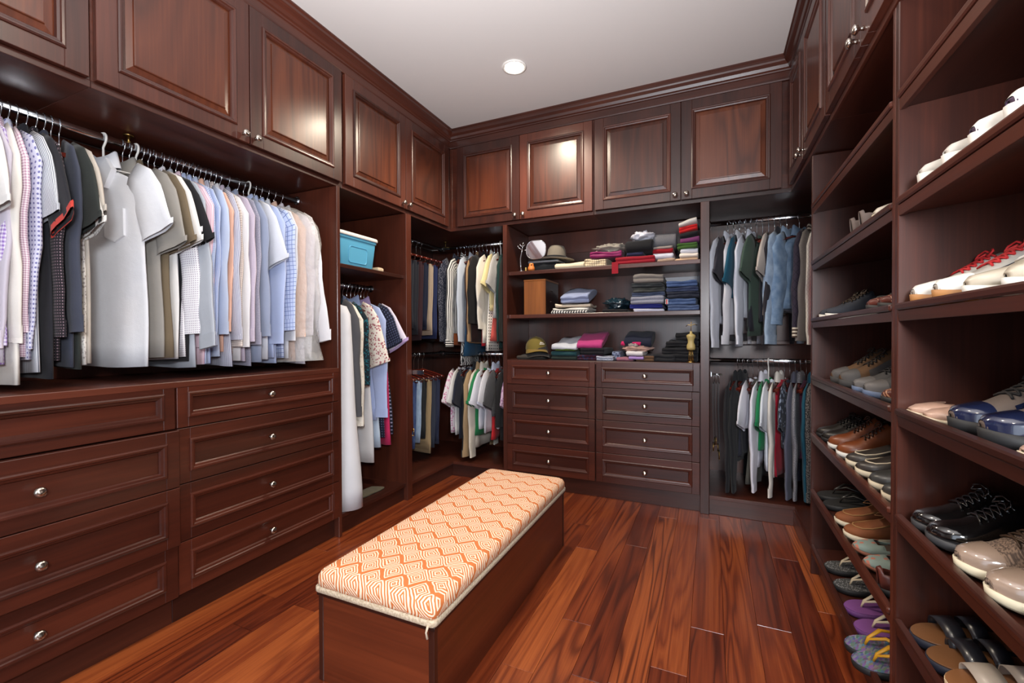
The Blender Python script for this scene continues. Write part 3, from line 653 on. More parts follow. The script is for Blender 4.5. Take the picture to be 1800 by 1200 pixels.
cd = [(-1.985, 'SS', fab((228, 220, 226), 'floral', (206, 130, 170), .9), 'white top with pink print', dict(L=.62)), (-1.945, 'SS', fab((226, 226, 226)), 'white T-shirt left of the navy one', dict(L=.64)), (-1.91, 'SS', fab((34, 38, 54)), 'navy top', dict(L=.66)), (-1.875, 'DR', fab((222, 226, 226), 'circles', (52, 92, 120), 1.), 'teal and white circle print dress', dict(L=.70)),
 (-1.835, 'LS', fab((32, 34, 38)), 'black blouse', dict(L=.66)), (-1.80, 'LS', fab((172, 146, 112)), 'tan long cardigan', dict(L=.74)), (-1.765, 'LS', fab((226, 218, 204)), 'cream long-sleeved top', dict(L=.72)), (-1.73, 'SS', fab((40, 126, 78)), 'green top', dict(L=.62)), (-1.695, 'SS', fab((222, 224, 234)), 'bluish white T-shirt', dict(L=.56)), (-1.655, 'SS', fab((216, 216, 224)), 'white shirt with collar', dict(L=.60, mat2=fab((206, 212, 232)))),
 (-1.62, 'DR', fab((186, 38, 44)), 'bright red dress', dict(L=.66)), (-1.585, 'SS', fab((96, 96, 100), 'melange', (40, 40, 44)), 'grey melange top', dict(L=.46)), (-1.55, 'DR', fab((220, 222, 230)), 'white skirt dress', dict(L=.58)), (-1.515, 'JK', fab((30, 30, 32)), 'black jacket', dict(L=.66, Ls=.30)), (-1.475, 'SS', fab((196, 170, 196), 'floral', (150, 110, 150)), 'lilac print top at the rail end', dict(L=.5))]
for x_, k, mt, lb, kw in cd: garment(k, (x_, 3.35, ZR3), radians(rg0.uniform(-2, 9)), mt, lb, 'dress' if k == 'DR' else ('jacket' if k == 'JK' else 'top'), nD, T=.0125, **kw)
# -------- right-hand bay
nE = 'on the upper right rail'
re = [(.02, 'LS', fab((222, 224, 234)), 'white long-sleeved shirt beside the shelf unit', dict(L=.66, Ls=.58, wsl=.06)), (.055, 'SS', fab((52, 50, 58)), 'charcoal top', dict(L=.6)), (.088, 'LS', fab((214, 214, 220)), 'second white long-sleeved shirt', dict(L=.72)), (.118, 'SS', fab((26, 78, 100)), 'teal top', dict(L=.5, Ls=.2)), (.148, 'LS', fab((210, 214, 226)), 'pale blue white shirt', dict(L=.62)), (.178, 'DR', fab((34, 34, 42)), 'black dress', dict(L=.72)),
 (.208, 'SS', fab((64, 82, 72)), 'dark green shirt dress', dict(L=.74)), (.238, 'DR', fab((30, 32, 42)), 'ink blue dress', dict(L=.66)), (.264, 'SS', fab((186, 176, 168)), 'beige and grey top', dict(L=.6)), (.292, 'LS', fab((44, 42, 48)), 'charcoal long-sleeved sweater', dict(L=.58)), (.328, 'JK', fab((128, 148, 172), 'denim', (158, 176, 196)), 'light denim shirt jacket', dict(L=.60, Ls=.56)),
 (.380, 'JK', fab((104, 130, 160), 'denim', (142, 164, 188)), 'blue denim jacket', dict(L=.58, Ls=.44)), (.432, 'JK', fab((48, 42, 56), 'quilt', (34, 30, 40)), 'plum quilted jacket', dict(L=.66, Ls=.52, mat2=fab((206, 196, 178), 'hstripe', (70, 54, 46), 1.))), (.472, 'JK', fab((118, 112, 108), 'melange', (134, 128, 122)), 'grey tweed coat', dict(L=.68, Ls=.54)), (.51, 'LS', fab((224, 220, 212), 'quilt', (196, 190, 180), .5), 'white cable knit sweater', dict(L=.64)), (.55, 'LS', fab((176, 38, 36)), 'red sweater beside the shoe cabinet', dict(L=.74, out=.04))]
for n_, (x_, k, mt, lb, kw) in enumerate(re): garment(k, (.105+.034*n_+.035*(n_ > 10)+.035*(n_ > 11), 3.35, 1.885), radians(-22-6*(n_ > 9)-10*(n_ == 11)+rg0.uniform(-3, 3)), mt, lb, 'dress' if k == 'DR' else ('jacket' if k == 'JK' else 'shirt'), nE, **{**dict(T=.0128), **kw})
nF = 'on the lower right rail'
rf = [(.095, 'LS', fab((34, 34, 38)), 'black blouse next to the belts', dict(L=.58)), (.125, 'LS', fab((30, 32, 36)), 'black long cardigan', dict(L=.60)), (.155, 'DR', fab((40, 42, 52)), 'dark slate dress', dict(L=.58)), (.18, 'SS', fab((214, 214, 224)), 'white top squeezed between black ones', dict(L=.40, W=.19)), (.208, 'DR', fab((86, 84, 78), 'stripe', (74, 72, 66), .8), 'olive grey long trousers suit', dict(L=.76, W=.19)), (.245, 'LS', fab((220, 220, 232)), 'white shirt with a long hanging sleeve', dict(L=.62, Ls=.54, out=.03)),
 (.275, 'SS', fab((24, 122, 74)), 'emerald green top', dict(L=.52)), (.305, 'SS', fab((214, 220, 230)), 'pale blue white short-sleeved blouse', dict(L=.64)), (.335, 'LS', fab((218, 212, 204)), 'ivory long tunic', dict(L=.68)), (.368, 'DR', fab((160, 22, 44)), 'crimson dress', dict(L=.70)), (.398, 'SS', fab((36, 42, 56), 'floral', (120, 130, 150)), 'navy print top', dict(L=.50)), (.425, 'LS', fab((84, 86, 102)), 'slate grey shirt', dict(L=.62)), (.452, 'LS', fab((150, 150, 156), 'melange', (90, 90, 98)), 'grey knitted cardigan', dict(L=.56)),
 (.478, 'DR', fab((82, 38, 66)), 'purple dress', dict(L=.56)), (.503, 'LS', fab((30, 88, 112)), 'teal sweater', dict(L=.55)), (.53, 'JK', fab((120, 118, 118), 'tweed', (30, 30, 32)), 'black and white tweed coat', dict(L=.70)), (.565, 'DR', fab((226, 218, 204), 'dots', (176, 120, 60), 1.8), 'cream dress with tan dots', dict(L=.80, W=.22)), (.6, 'LS', fab((150, 40, 36)), 'brick red top by the shoe cabinet', dict(L=.5))]
for n_, (x_, k, mt, lb, kw) in enumerate(rf): garment(k, (.165+.030*n_, 3.35, .955), radians(-19+rg0.uniform(-3, 3)), mt, lb, 'dress' if k == 'DR' else ('coat' if k == 'JK' else 'shirt'), nF, hang='plastic' if 'emerald' in lb else 'wood', **{**dict(T=.011), **kw})

# ------------------------------------------------------------------ folded clothes
def folded(w_, d_, h_, layers, seed, rumple=.004, droop=0.):
    """folded cloth: `layers` rolled folds show along the front edge"""
    rg = random.Random(seed); n = 10; rings = []; sec = []
    k = max(1, layers)
    for j in range(k):                       # front edge, bottom to top
        for a in (-80, -30, 30, 80):
            zc = h_*(j+.5)/k; sec.append((-d_/2 + .012 - (h_/k*.5+.004)*cos(radians(a))*.9, zc + h_/k*.5*sin(radians(a))))
    sec += [(-d_*.25, h_*1.02), (0, h_*1.03), (d_*.25, h_*1.0)]
    for a in (60, 20, -20, -60): sec.append((d_/2-.02+.02*cos(radians(a)), h_*.5+h_*.46*sin(radians(a))))
    sec += [(d_*.2, 0), (-d_*.2, 0)]
    st = [-1, -.985, -.94] + [-.94+1.88*i/n for i in range(1, n)] + [.94, .985, 1]
    sk = rg.uniform(-.02, .02)
    for s_ in st:
        e = abs(s_); shr = 1 if e <= .94 else (.93 if e < .99 else .72)
        r = []
        for y, z in sec:
            x_ = s_*w_/2; nz = noise.noise((x_*14, y*14+seed*3.1, z*30))
            zz = h_*.5+(z-h_*.5)*shr + rumple*nz*(1 if z > h_*.15 else 0) - droop*(s_**2)*(z/h_) + rumple*1.5*noise.noise((x_*7, y*5, seed*1.7))*(z/h_)
            r.append((x_ + .006*noise.noise((y*20, z*60, seed)) + sk*y, y*(1 if e < .97 else .97) + rumple*1.2*noise.noise((x_*18, z*40, seed+9.)), max(0, zz)))
        rings.append(r)
    return MB().loft(rings)
def rumpled(w_, d_, h_, seed, amp=.34):
    rings = []; nu, nv = 40, 20
    for j in range(nv):
        th = pi*(j+.02)/(nv-1+.04); r = []
        for i in range(nu):
            a = 2*pi*i/nu; x_, y_, z_ = sin(th)*cos(a), sin(th)*sin(a), cos(th)
            q = 1 + amp*(noise.noise((x_*2.2+seed, y_*2.2, z_*2.2)) + .9*abs(noise.noise((x_*5, y_*5+seed, z_*5))) + .35*noise.noise((x_*11, y_*11, z_*11+seed)) - .25)
            r.append((x_*q*w_/2, y_*q*d_/2, max(0., (z_*q*.5+.46)*h_)))
        rings.append(r)
    return MB().loft(rings)
def fold(label, x0, x1, z, h, mat, cat='folded clothes', d=.30, y=None, layers=2, rz=0., ry=0., rump=.004, droop=0., name='folded_garment', group=None, kind='f', rx=0.):
    yy = (YB+.035 if y is None else y) + d/2; sd = sum(map(ord, label)) % 97; rj = random.Random(sd)
    rz += radians(rj.uniform(-5, 5)); x0 += rj.uniform(0, .012); x1 -= rj.uniform(0, .012); d *= rj.uniform(.9, 1.02)
    m = folded(x1-x0, d, h, layers, sd, rump, droop) if kind == 'f' else rumpled(x1-x0, d, h, sd)
    return tag(m.build(name, mat, None, ((x0+x1)/2, yy, z+.0005), (rx, ry, rz)), label, cat, group)
S1, S2, S3 = 1.61, 1.285, .95
g1, g2, g3 = 'clothes on the top shelf', 'clothes on the middle shelf', 'clothes on the drawer top'
fold('cream folded trousers lying flat on the top shelf', -1.045, -.825, S1, .040, fab((226, 212, 184)), layers=1, d=.24, group=g1)
fold('beige striped folded shirt beside the cream trousers', -.820, -.655, S1, .055, fab((212, 198, 170), 'hstripe', (176, 156, 128), .8), layers=3, d=.26, rump=.012, group=g1)
fold('magenta satin garment under the grey striped one', -.785, -.555, S1+.060, .035, fab((128, 22, 84), rough=.45), d=.25, rump=.014, group=g1)
fold('crumpled grey striped garment on the top shelf', -.765, -.520, S1+.092, .075, fab((158, 152, 142), 'hstripe', (120, 114, 106), .8), d=.26, rump=.02, group=g1, kind='r')
fold('crimson sweater hanging over the top shelf edge', -.610, -.325, S1, .052, fab((142, 22, 38)), layers=2, d=.28, y=YB+.015, group=g1)
m = MB(); m.loft([[(x_, y_, z) for x_, y_ in ((-.022, -.004), (.022, -.004), (.020, .004), (-.020, .004))] for z in (.0, -.02, -.05, -.078)], smooth=False)
o = m.build('sleeve', fab((142, 22, 38)), bpy.data.objects['folded_garment.004'], (-.125, -.148, .016)); 
fold('navy folded garment under the black sweater', -.530, -.415, S1+.056, .018, fab((36, 40, 70)), layers=1, group=g1)
fold('thick black folded sweater on the top shelf', -.545, -.355, S1+.075, .085, fab((22, 22, 26)), layers=1, d=.27, rump=.008, group=g1)
fold('rumpled white towel on the black sweater', -.518, -.345, S1+.158, .075, fab((214, 214, 226)), d=.22, group=g1, kind='r')
fold('white folded shirt at the middle of the top shelf', -.362, -.222, S1+.024, .035, fab((212, 212, 224)), layers=1, d=.3, group=g1)
fold('dark red folded shirt on the white one', -.360, -.222, S1+.059, .030, fab((140, 14, 30)), layers=1, d=.3, group=g1)
fold('taupe folded shirt on the dark red one', -.355, -.225, S1+.089, .016, fab((150, 140, 134)), layers=1, d=.3, group=g1)
fold('grey melange blanket at the back of the top shelf', -.365, -.215, S1+.106, .10, fab((112, 112, 116), 'melange', (92, 92, 98)), layers=1, d=.22, y=YB+.12, group=g1)
fold('light brown folded garment along the top shelf edge', -.325, -.20, S1, .022, fab((172, 146, 126)), layers=1, group=g1)
rs = [('tan folded top at the bottom of the right stack', .020, (224, 186, 150)), ('cream folded shirt in the right stack', .030, (232, 220, 208)), ('white folded shirt in the right stack', .026, (206, 208, 220)), ('green folded sweater in the right stack', .038, (56, 88, 36)), ('purple folded sweater in the right stack', .034, (110, 50, 96)), ('black folded sweater in the right stack', .034, (24, 24, 28)), ('red folded sweater in the right stack', .042, (182, 26, 28)), ('pale grey folded sweater topping the right stack', .032, (204, 200, 194))]
z = S1
for i, (lb, h, c) in enumerate(rs):
    h *= .88
    if i > 3: z += .003
    fold(lb, (-.235 if i < 1 else -.198) + .002*(i % 3), -.070, z, h, fab(c), layers=1 if h < .03 else 2, d=.30, group=g1, ry=radians(-(0, 0, 0, 2, 4, 7, 10, 12)[i]), rump=.006); z += h+.0035
# middle shelf
def boxthing():
    t = thing('wooden_box', 'plain wooden box with a dark side on the middle shelf', 'box', (-1.288, YB+.045, S2))
    bx('front', (0, 0, .0), (.172, .012, .250), WBOX, t); bx('side', (.160, .012, 0), (.172, .30, .250), wood('box_side', 2, (26, 11, 9), (44, 20, 16), (60, 30, 22)), t); bx('side', (0, .012, 0), (.012, .30, .250), WBOX, t)
    bx('lid', (-.002, -.002, .250), (.174, .302, .262), WBOX, t); bx('back', (.012, .288, 0), (.160, .30, .250), WBOX, t)
    for zz in (.10, .18): MB().tube([(.173, .10, zz), (.178, .10, zz), (.178, .15, zz), (.173, .15, zz)], .002, 6).build('latch', NICK, t)
boxthing()
z = S2
for lb, h, c, pt, c2, x0, x1 in (('black and white folded shirt at the stack bottom', .020, (214, 212, 208), 'hstripe', (40, 40, 44), -1.075, -.80), ('white folded shirt in the light stack', .020, (226, 222, 214), 'plain', (0, 0, 0), -1.07, -.79), ('cream folded shirt in the light stack', .022, (222, 206, 184), 'plain', (0, 0, 0), -1.06, -.79), ('light blue folded shirt topping the light stack', .062, (150, 160, 190), 'stripe', (128, 140, 176), -1.00, -.785)):
    fold(lb, x0, x1, z + (.035 if h > .04 else 0), h, fab(c, pt, c2), layers=1 if h < .04 else 2, d=.28, rump=.010, group=g2, rx=radians(15) if h > .04 else 0); z += h+.004
fold('black folded garment under the plastic pack', -.700, -.515, S2, .022, fab((24, 22, 26)), layers=1, group=g2)
o = fold('dark teal garment wrapped in shiny plastic', -.695, -.515, S2+.024, .085, plain('teal_plastic', (26, 48, 60), .16, coat=.8), d=.26, group=g2, kind='r')
z = S2
for lb, h, c, pt, x0, x1 in (('lavender white folded garment at the pile bottom', .020, (198, 198, 214), 'plain', -.490, -.285), ('royal blue folded garment', .026, (34, 40, 112), 'plain', -.510, -.285), ('soft grey folded sweatpants in the pile', .048, (120, 122, 136), 'melange', -.505, -.283), ('dark blue folded jeans under the olive pair', .026, (44, 54, 78), 'denim', -.505, -.285), ('charcoal olive folded jeans', .030, (52, 54, 52), 'denim', -.500, -.283), ('black folded jeans in the trouser pile', .026, (34, 38, 42), 'denim', -.500, -.285), ('taupe grey folded jeans topping the trouser pile', .050, (122, 116, 112), 'plain', -.492, -.280)):
    fold(lb, x0, x1, z, h, fab(c, pt, tuple(min(255, q+22) for q in c)), layers=2, d=.30, rump=.007, group=g2); z += h+.003
z = S2
for lb, h, c in (('blue folded jeans at the bottom by the panel', .036, (62, 78, 112)), ('blue folded jeans with a white and red tab', .044, (60, 80, 118)), ('black blue folded jeans', .036, (26, 30, 44)), ('indigo folded jeans second from top', .030, (36, 46, 74)), ('mid blue folded jeans topping the right stack', .040, (52, 72, 112))):
    o = fold(lb, -.276, -.070, z, h, fab(c, 'denim', tuple(min(255, q+20) for q in c)), layers=2, d=.30, rump=.006, group=g2)
    if 'tab' in lb:
        MB().box((-.088, -.162, .006), (-.072, -.157, .038), .001).build('tab', plain('tab_white', (214, 210, 208), .8), o); MB().box((-.084, -.1635, .006), (-.077, -.158, .038), .0005).build('tab_stripe', plain('tab_red', (170, 30, 40), .8), o)
    z += h+.003
tag(bx('white_board', (-.33, YB+.404, S2), (-.075, YB+.418, S2+.265), plain('board_white', (206, 206, 212), .6)), 'pale board standing against the back behind the jeans', 'board')
# drawer top
fold('grey folded garment under the caps', -1.360, -1.14, S3, .030, fab((62, 56, 52)), layers=1, group=g3)
fold('dark green folded shirt at the bottom left', -1.075, -.86, S3, .026, fab((36, 46, 42)), layers=1, group=g3)
fold('teal folded shirt under the white one', -1.07, -.865, S3+.028, .034, fab((30, 66, 72)), layers=1, group=g3)
fold('moss green folded shirt under the white one', -1.05, -.88, S3+.065, .018, fab((70, 92, 36)), layers=1, group=g3)
fold('white folded shirt next to the olive cap', -1.075, -.87, S3+.105, .036, fab((192, 196, 206)), layers=1, rump=.014, group=g3, rx=radians(13))
fold('wine patterned folded shirt under the pink one', -.89, -.70, S3, .040, fab((52, 18, 36), 'floral', (40, 50, 80)), layers=2, group=g3)
fold('black folded T-shirt under the pink one', -.86, -.665, S3+.043, .045, fab((24, 22, 28)), layers=2, group=g3)
fold('bright pink folded T-shirt', -.885, -.69, S3+.125, .040, fab((178, 60, 120)), layers=1, d=.27, rump=.007, group=g3, rx=radians(20))
fold('navy and white patterned folded top', -.735, -.605, S3, .030, fab((40, 50, 84), 'zebra', (196, 200, 214), .4), layers=2, d=.2, y=YB+.02, group=g3)
fold('grey blue flowered folded top', -.645, -.575, S3+.002, .058, fab((120, 130, 156), 'floral', (70, 76, 100)), layers=2, d=.22, y=YB+.10, group=g3)
fold('rose pink folded shirt at the bottom', -.60, -.475, S3, .026, fab((150, 96, 112)), layers=1, group=g3)
fold('brown folded trousers at the bottom', -.47, -.345, S3, .036, fab((96, 70, 50)), layers=2, group=g3)
fold('lavender folded shirt under the white one', -.515, -.395, S3+.012, .022, fab((160, 130, 190)), layers=1, y=YB+.012, d=.2, group=g3)
fold('white folded blouse near the shelf edge', -.535, -.405, S3+.037, .030, fab((212, 208, 210)), layers=1, y=YB+.015, d=.2, group=g3)
fold('pink beige draped blouse in the middle pile', -.575, -.36, S3+.062, .055, fab((198, 160, 146)), d=.24, group=g3, kind='r')
fold('checked grey scarf in the middle pile', -.55, -.43, S3+.085, .050, fab((176, 164, 160), 'gingham', (96, 84, 90), 1.), d=.18, y=YB+.03, group=g3, kind='r')
fold('navy folded sweater topping the middle pile', -.55, -.355, S3+.12, .065, fab((28, 32, 50)), layers=1, d=.22, y=YB+.08, rump=.008, group=g3, rx=radians(14))
fold('hot pink garment peeking out of the middle pile', -.575, -.42, S3+.105, .030, fab((196, 36, 96)), layers=1, d=.2, y=YB+.06, group=g3)
for i, (lb, x0, x1, z, h) in enumerate((('charcoal folded knit left of the black pile', -.365, -.21, S3, .045), ('black folded sweater at the pile bottom', -.24, -.07, S3, .05), ('second black folded sweater from the bottom', -.30, -.07, S3+.052, .045), ('third black folded sweater from the bottom', -.275, -.07, S3+.10, .04), ('black folded sweater topping the dark pile', -.215, -.07, S3+.143, .05))):
    fold(lb, x0, x1, z, h, fab((26+8*(i == 0), 26+8*(i == 0), 30+8*(i == 0))), layers=2, d=.28, y=YB+.06, rump=.010, group=g3)

# ------------------------------------------------------------------ small things on the shelves
def cap(label, loc, rz, mat, mat2, s=1., logo=False):
    t = thing('baseball_cap', label, 'cap', loc, rz); rings = []
    for j in range(9):
        a = radians(88*j/8); r = []
        for i in range(24):
            q = 2*pi*i/24; r.append((.082*s*cos(a)*cos(q), .095*s*cos(a)*sin(q), .006+.098*s*sin(a)**.85))
        rings.append(r)
    MB().loft(rings, capend=1).build('crown', mat, t)
    MB().lathe([(.009, .100*s), (.008, .106*s), (.0, .108*s)], 10).build('top_button', mat, t)
    br = MB(); up = []; 
    for sd in (0, .004):
        pass
    R1 = []
    for k, z0 in ((0, .006), (1, .010)):
        pass
    rows = []
    for j in range(7):
        f = j/6; row_ = []
        for i in range(15):
            q = radians(-82+164*i/14); ext = .075*s*f*cos(q)**.6
            row_.append(((.080*s+.006*f)*sin(q), -(.090*s*cos(q)+ext), .010-.022*f*abs(sin(q))**2 - .010*f))
        rows.append(row_)
    rows2 = [[(a, b, c-.004) for a, b, c in r] for r in rows[::-1]]
    br.loft(rows+rows2+[rows[0]], closed=False); br.build('brim', mat2, t)
    if logo:
        lg = MB(); rl = random.Random(2)
        for row_, n_ in ((0, 4), (1, 6)):
            for k_ in range(n_):
                x_ = -.020+.007*k_+.006*(row_ == 0); z_ = .008-.011*row_; h_ = rl.uniform(.004, .008)
                lg.box((x_, -.0007, z_), (x_+.0045, .0007, z_+h_), .0004)
        lg.build('embroidery', WHT, t, (.030, -.087, .048), (radians(-14), 0, radians(20)))
    return t
cap('dark grey cap under the olive cap', (-1.215, YB+.135, S3+.032), radians(28), fab((48, 44, 42)), fab((56, 50, 46)), 1.02)
cap('olive mustard baseball cap with white lettering', (-1.225, YB+.135, S3+.066), radians(30), fab((112, 98, 44)), fab((128, 104, 42)), 1., True)
# antler jewellery stand
t = thing('jewellery_stand', 'silver branch-shaped jewellery stand on the top shelf', 'stand', (-1.310, YB+.05, S1))
MB().lathe([(.026, 0), (.026, .005), (.006, .010), (0, .010)], 16).build('base', CHROME, t)
MB().tube([(0, 0, .006), (-.006, 0, .05), (-.008, 0, .10), (.002, 0, .145), (.006, 0, .165)], [.008, .009, .007, .005, .004], 8).build('stem', CHROME, t)
for pts in ([(.006, 0, .162), (.010, 0, .185), (.008, 0, .218)], [(.009, 0, .188), (-.010, 0, .200), (-.012, 0, .216)], [(.009, 0, .185), (.028, 0, .202)], [(.006, 0, .165), (-.020, 0, .182), (-.040, 0, .196)], [(-.022, 0, .183), (-.030, 0, .204)], [(.008, 0, .20), (.020, 0, .222)]):
    MB().tube(pts, [.003]*(len(pts)-1)+[.0018], 6).build('branch', CHROME, t)
# make-up mirror
t = thing('makeup_mirror', 'rounded tabletop make-up mirror in a silver frame', 'mirror', (-1.195, YB+.055, S1+.088), radians(4), rx=radians(-4))
pr = rrect(.076, .070, .056, 7)
MB().loft([[(x_*s_, y_, z_*s_+.072) for x_, z_ in pr] for s_, y_ in ((1.0, .006), (1.03, .002), (1.03, -.004), (.97, -.006), (.96, -.003))], cap=False).build('frame', CHROME, t)
MB().loft([[(x_*.97, y_, z_*.97+.072) for x_, z_ in pr] for y_ in (.004, -.003)]).build('glass', plain('mirror_glass', (230, 232, 236), .03, 1), t)
MB().tube([(-.078, 0, .072), (-.092, 0, .074)], .005, 8).build('pivot', CHROME, t)
# clear container with lid, hat on top, chick and trinket in front
CLR = plain('smoked_plastic', (70, 74, 80), .15, Transmission_Weight=.75, IOR=1.3)
t = thing('plastic_container', 'clear lidded plastic container under the grey hat', 'container', (-1.150, YB+.165, S1))
MB().loft([[(x_*s_, y_*s_, z_) for x_, y_ in rrect(.118, .085, .018)] for z_, s_ in ((.002, .9), (.004, .92), (.062, 1.), (.062, .98), (.006, .90))], cap=True).build('tub', CLR, t)
MB().loft([[(x_*s_, y_*s_, z_) for x_, y_ in rrect(.122, .089, .02)] for z_, s_ in ((.063, 1.), (.072, 1.02), (.078, 1.), (.080, .9))]).build('lid', plain('grey_lid', (120, 124, 130), .35), t)
t = thing('hat', 'grey felt brimmed hat on the clear container', 'hat', (-1.075, YB+.175, S1+.081), radians(12), ry=radians(3))
FELT = fab((126, 118, 106)); MB().lathe([(.092, .012), (.085, .016), (.083, .040), (.076, .085), (.060, .112), (.035, .108), (.0, .098)], 26, sx=.88).build('crown', FELT, t)
MB().lathe([(.078, .012), (.105, .006), (.135, .010), (.136, .013), (.105, .010), (.078, .016)], 30).build('brim', FELT, t); MB().lathe([(.0935, .014), (.0925, .034), (.090, .034), (.090, .014)], 26, sx=.885).build('band', fab((30, 30, 34)), t)
t = thing('chick_figurine', 'small orange chick figurine in front of the container', 'figurine', (-1.225, YB+.038, S1), radians(-15))
ORG = plain('orange_glaze', (214, 126, 60), .4)
MB().lathe([(0, 0), (.022, .001), (.027, .012), (.025, .026), (.019, .036), (.018, .042), (.019, .048), (.014, .056), (0, .059)], 18).build('body', ORG, t)
MB().tube([(.012, -.015, .044), (.016, -.026, .042)], [.005, .001], 6).build('beak', BRASS, t)
for sx in (-.002, .017): MB().lathe([(0, -.002), (.0022, 0), (0, .002)], 8, (sx, -.0165 + abs(sx-.007)*.3, .049)).build('eye', plain('bead_black', (10, 10, 10), .2), t)
t = thing('gold_trinket', 'tiny gold trinket left of the orange chick', 'trinket', (-1.268, YB+.036, S1))
MB().lathe([(0, 0), (.013, 0), (.014, .008), (.007, .013), (.012, .019), (.010, .026), (0, .030)], 12).build('ornament', BRASS, t)
# mannequin figurine
IV = plain('ivory_resin', (176, 156, 98), .45)
t = thing('mannequin_figurine', 'small ivory dress-form figurine on a brass stand', 'figurine', (-.118, YB+.022, S3))
MB().lathe([(.026, 0), (.026, .005), (.010, .010), (0, .010)], 16).build('base', BRASS, t); MB().tube([(0, 0, .008), (0, 0, .085)], .004, 8).build('pole', BRASS, t)
for sx in (-.012, .012): MB().tube([(sx, 0, .010), (sx*.8, 0, .084)], .0028, 6).build('leg', BRASS, t)
MB().lathe([(.0, .080), (.024, .082), (.027, .096), (.025, .112), (.018, .130), (.020, .148), (.027, .164), (.028, .174), (.018, .182), (.008, .186), (.0065, .200), (0, .202)], 20, sy=.72).build('torso', IV, t)
MB().tube([(0, 0, .20), (0, 0, .235), (.002, 0, .262)], .0025, 6).build('hook', BRASS, t); MB().tube([(-.030, 0, .232), (-.016, 0, .244), (0, 0, .238), (.018, 0, .246), (.036, 0, .240)], .0025, 6).build('arm', BRASS, t)
# blue storage bin on the tower shelf
t = thing('storage_bin', 'blue plastic storage bin with a white lid', 'storage bin', (-2.075, 2.09, 1.541), RL)
BLU = plain('blue_plastic', (92, 172, 208), .42, Subsurface_Weight=.0)
MB().loft([[(x_*s_, y_*s_, z_) for x_, y_ in rrect(.158, .115, .022)] for z_, s_ in ((0, .86), (.004, .885), (.150, .985), (.165, .99), (.166, 1.03), (.182, 1.03), (.182, .98), (.02, .87))], cap=True).build('tub', BLU, t)
MB().loft([[(x_*s_, y_*s_, z_) for x_, y_ in rrect(.168, .125, .026)] for z_, s_ in ((.181, 1.0), (.186, 1.015), (.198, 1.01), (.203, .98), (.205, .90), (.200, .88))]).build('lid', WHT, t)
pn = rrect(.078, .050, .018)
MB().loft([[(x_, -(.104 + (z_+.075)*.078) - h_, z_+.077) for x_, z_ in [(a*s_, b*s_) for a, b in pn]] for s_, h_ in ((1.0, -.004), (.985, .0015), (.93, .0015), (.91, -.002))], cap=True).build('embossed_panel', BLU, t)
for sx in (-1, 1): MB().box((sx*.166-.012, -.05, .178), (sx*.166+.012, .05, .200), .004).build('lid_clip', WHT, t)
tag(MB().loft([[(x_, y_, z_) for x_, y_ in rrect(.034-i_, .026-i_, .008)] for z_, i_ in ((0, .004), (.004, 0), (.024, 0), (.030, .006))]).build('soap_box', plain('beige_plastic', (206, 186, 156), .5), None, (-1.99, 2.285, 1.541)), 'small beige box right of the blue bin', 'box')
tag(rumpled(.06, .07, .06, 4).build('sock_ball', fab((34, 30, 44)), None, (-2.07, 2.30, 1.541)), 'dark rolled bundle behind the small beige box', 'bundle')
tag(folded(.24, .11, .012, 1, 5, .006).build('folded_mat', fab((88, 82, 66)), None, (-2.02, 2.20, .117), (0, 0, RL)), 'flat olive cloth on the tower floor by the white bag', 'cloth')
# belts
def belt(label, loc, rz, mat, L_, group):
    t = thing('belt', label, 'belt', loc, rz, group); m = MB()
    MB().loft([[(x_ + .004*sin(z_*9), y_, z_) for x_, y_ in ((-.0018, -.017), (.0018, -.017), (.0018, .017), (-.0018, .017))] for z_ in [-.05-L_*j/8 for j in range(9)]], smooth=False).build('strap', mat, t)
    c = -.05-L_; MB().tube([(0, -.024, c-.03), (0, .024, c-.03), (0, .024, c+.015), (0, -.024, c+.015), (0, -.024, c-.03)], .0035, 6).build('buckle', BRASS, t)
    MB().tube([(0, 0, -.055), (0, 0, -.02), (0, -.010, -.005), (0, .0, .004)], .002, 6).build('hook', CHROME, t)
BLKL = plain('black_leather', (20, 19, 20), .35); BRNL = plain('brown_leather', (96, 46, 26), .4)
t = thing('belt_rack', 'chrome belt rack beside the black belts', 'belt rack', (.015, 3.12, .86)); MB().box((-.018, -.02, 0), (-.010, .22, .03), .002).build('plate', CHROME, t); MB().tube([(-.010, .0, .012), (.05, .0, .012)], .003, 6).tube([(-.010, .08, .012), (.05, .08, .012)], .003, 6).build('pegs', CHROME, t)
for i, (x_, y_, L_) in enumerate(((.014, 3.12, .40), (.030, 3.12, .36), (.048, 3.12, .45), (.022, 3.20, .38), (.042, 3.20, .42))):
    belt(('black leather belt nearest the shelf unit', 'second black leather belt from the shelf unit', 'third black leather belt with a brass buckle', 'black leather belt at the back near the shelf unit', 'black leather belt at the back near the blouses')[i], (x_, y_, .868), 0, BLKL, L_, 'black belts')
t = thing('belt_rack', 'chrome belt rack beside the brown belts', 'belt rack', (-2.02, 2.545, .86)); MB().box((-.02, -.022, 0), (.22, -.014, .03), .002).build('plate', CHROME, t); MB().tube([(.1, -.014, .012), (.1, .03, .012)], .003, 6).build('pegs', CHROME, t)
belt('brown leather belt hanging by the jeans', (-1.925, 2.548, .868), RL, BRNL, .36, 'brown belts'); belt('dark brown leather belt behind the front one', (-1.97, 2.552, .868), RL, plain('dark_brown_leather', (64, 32, 20), .4), .42, 'brown belts')

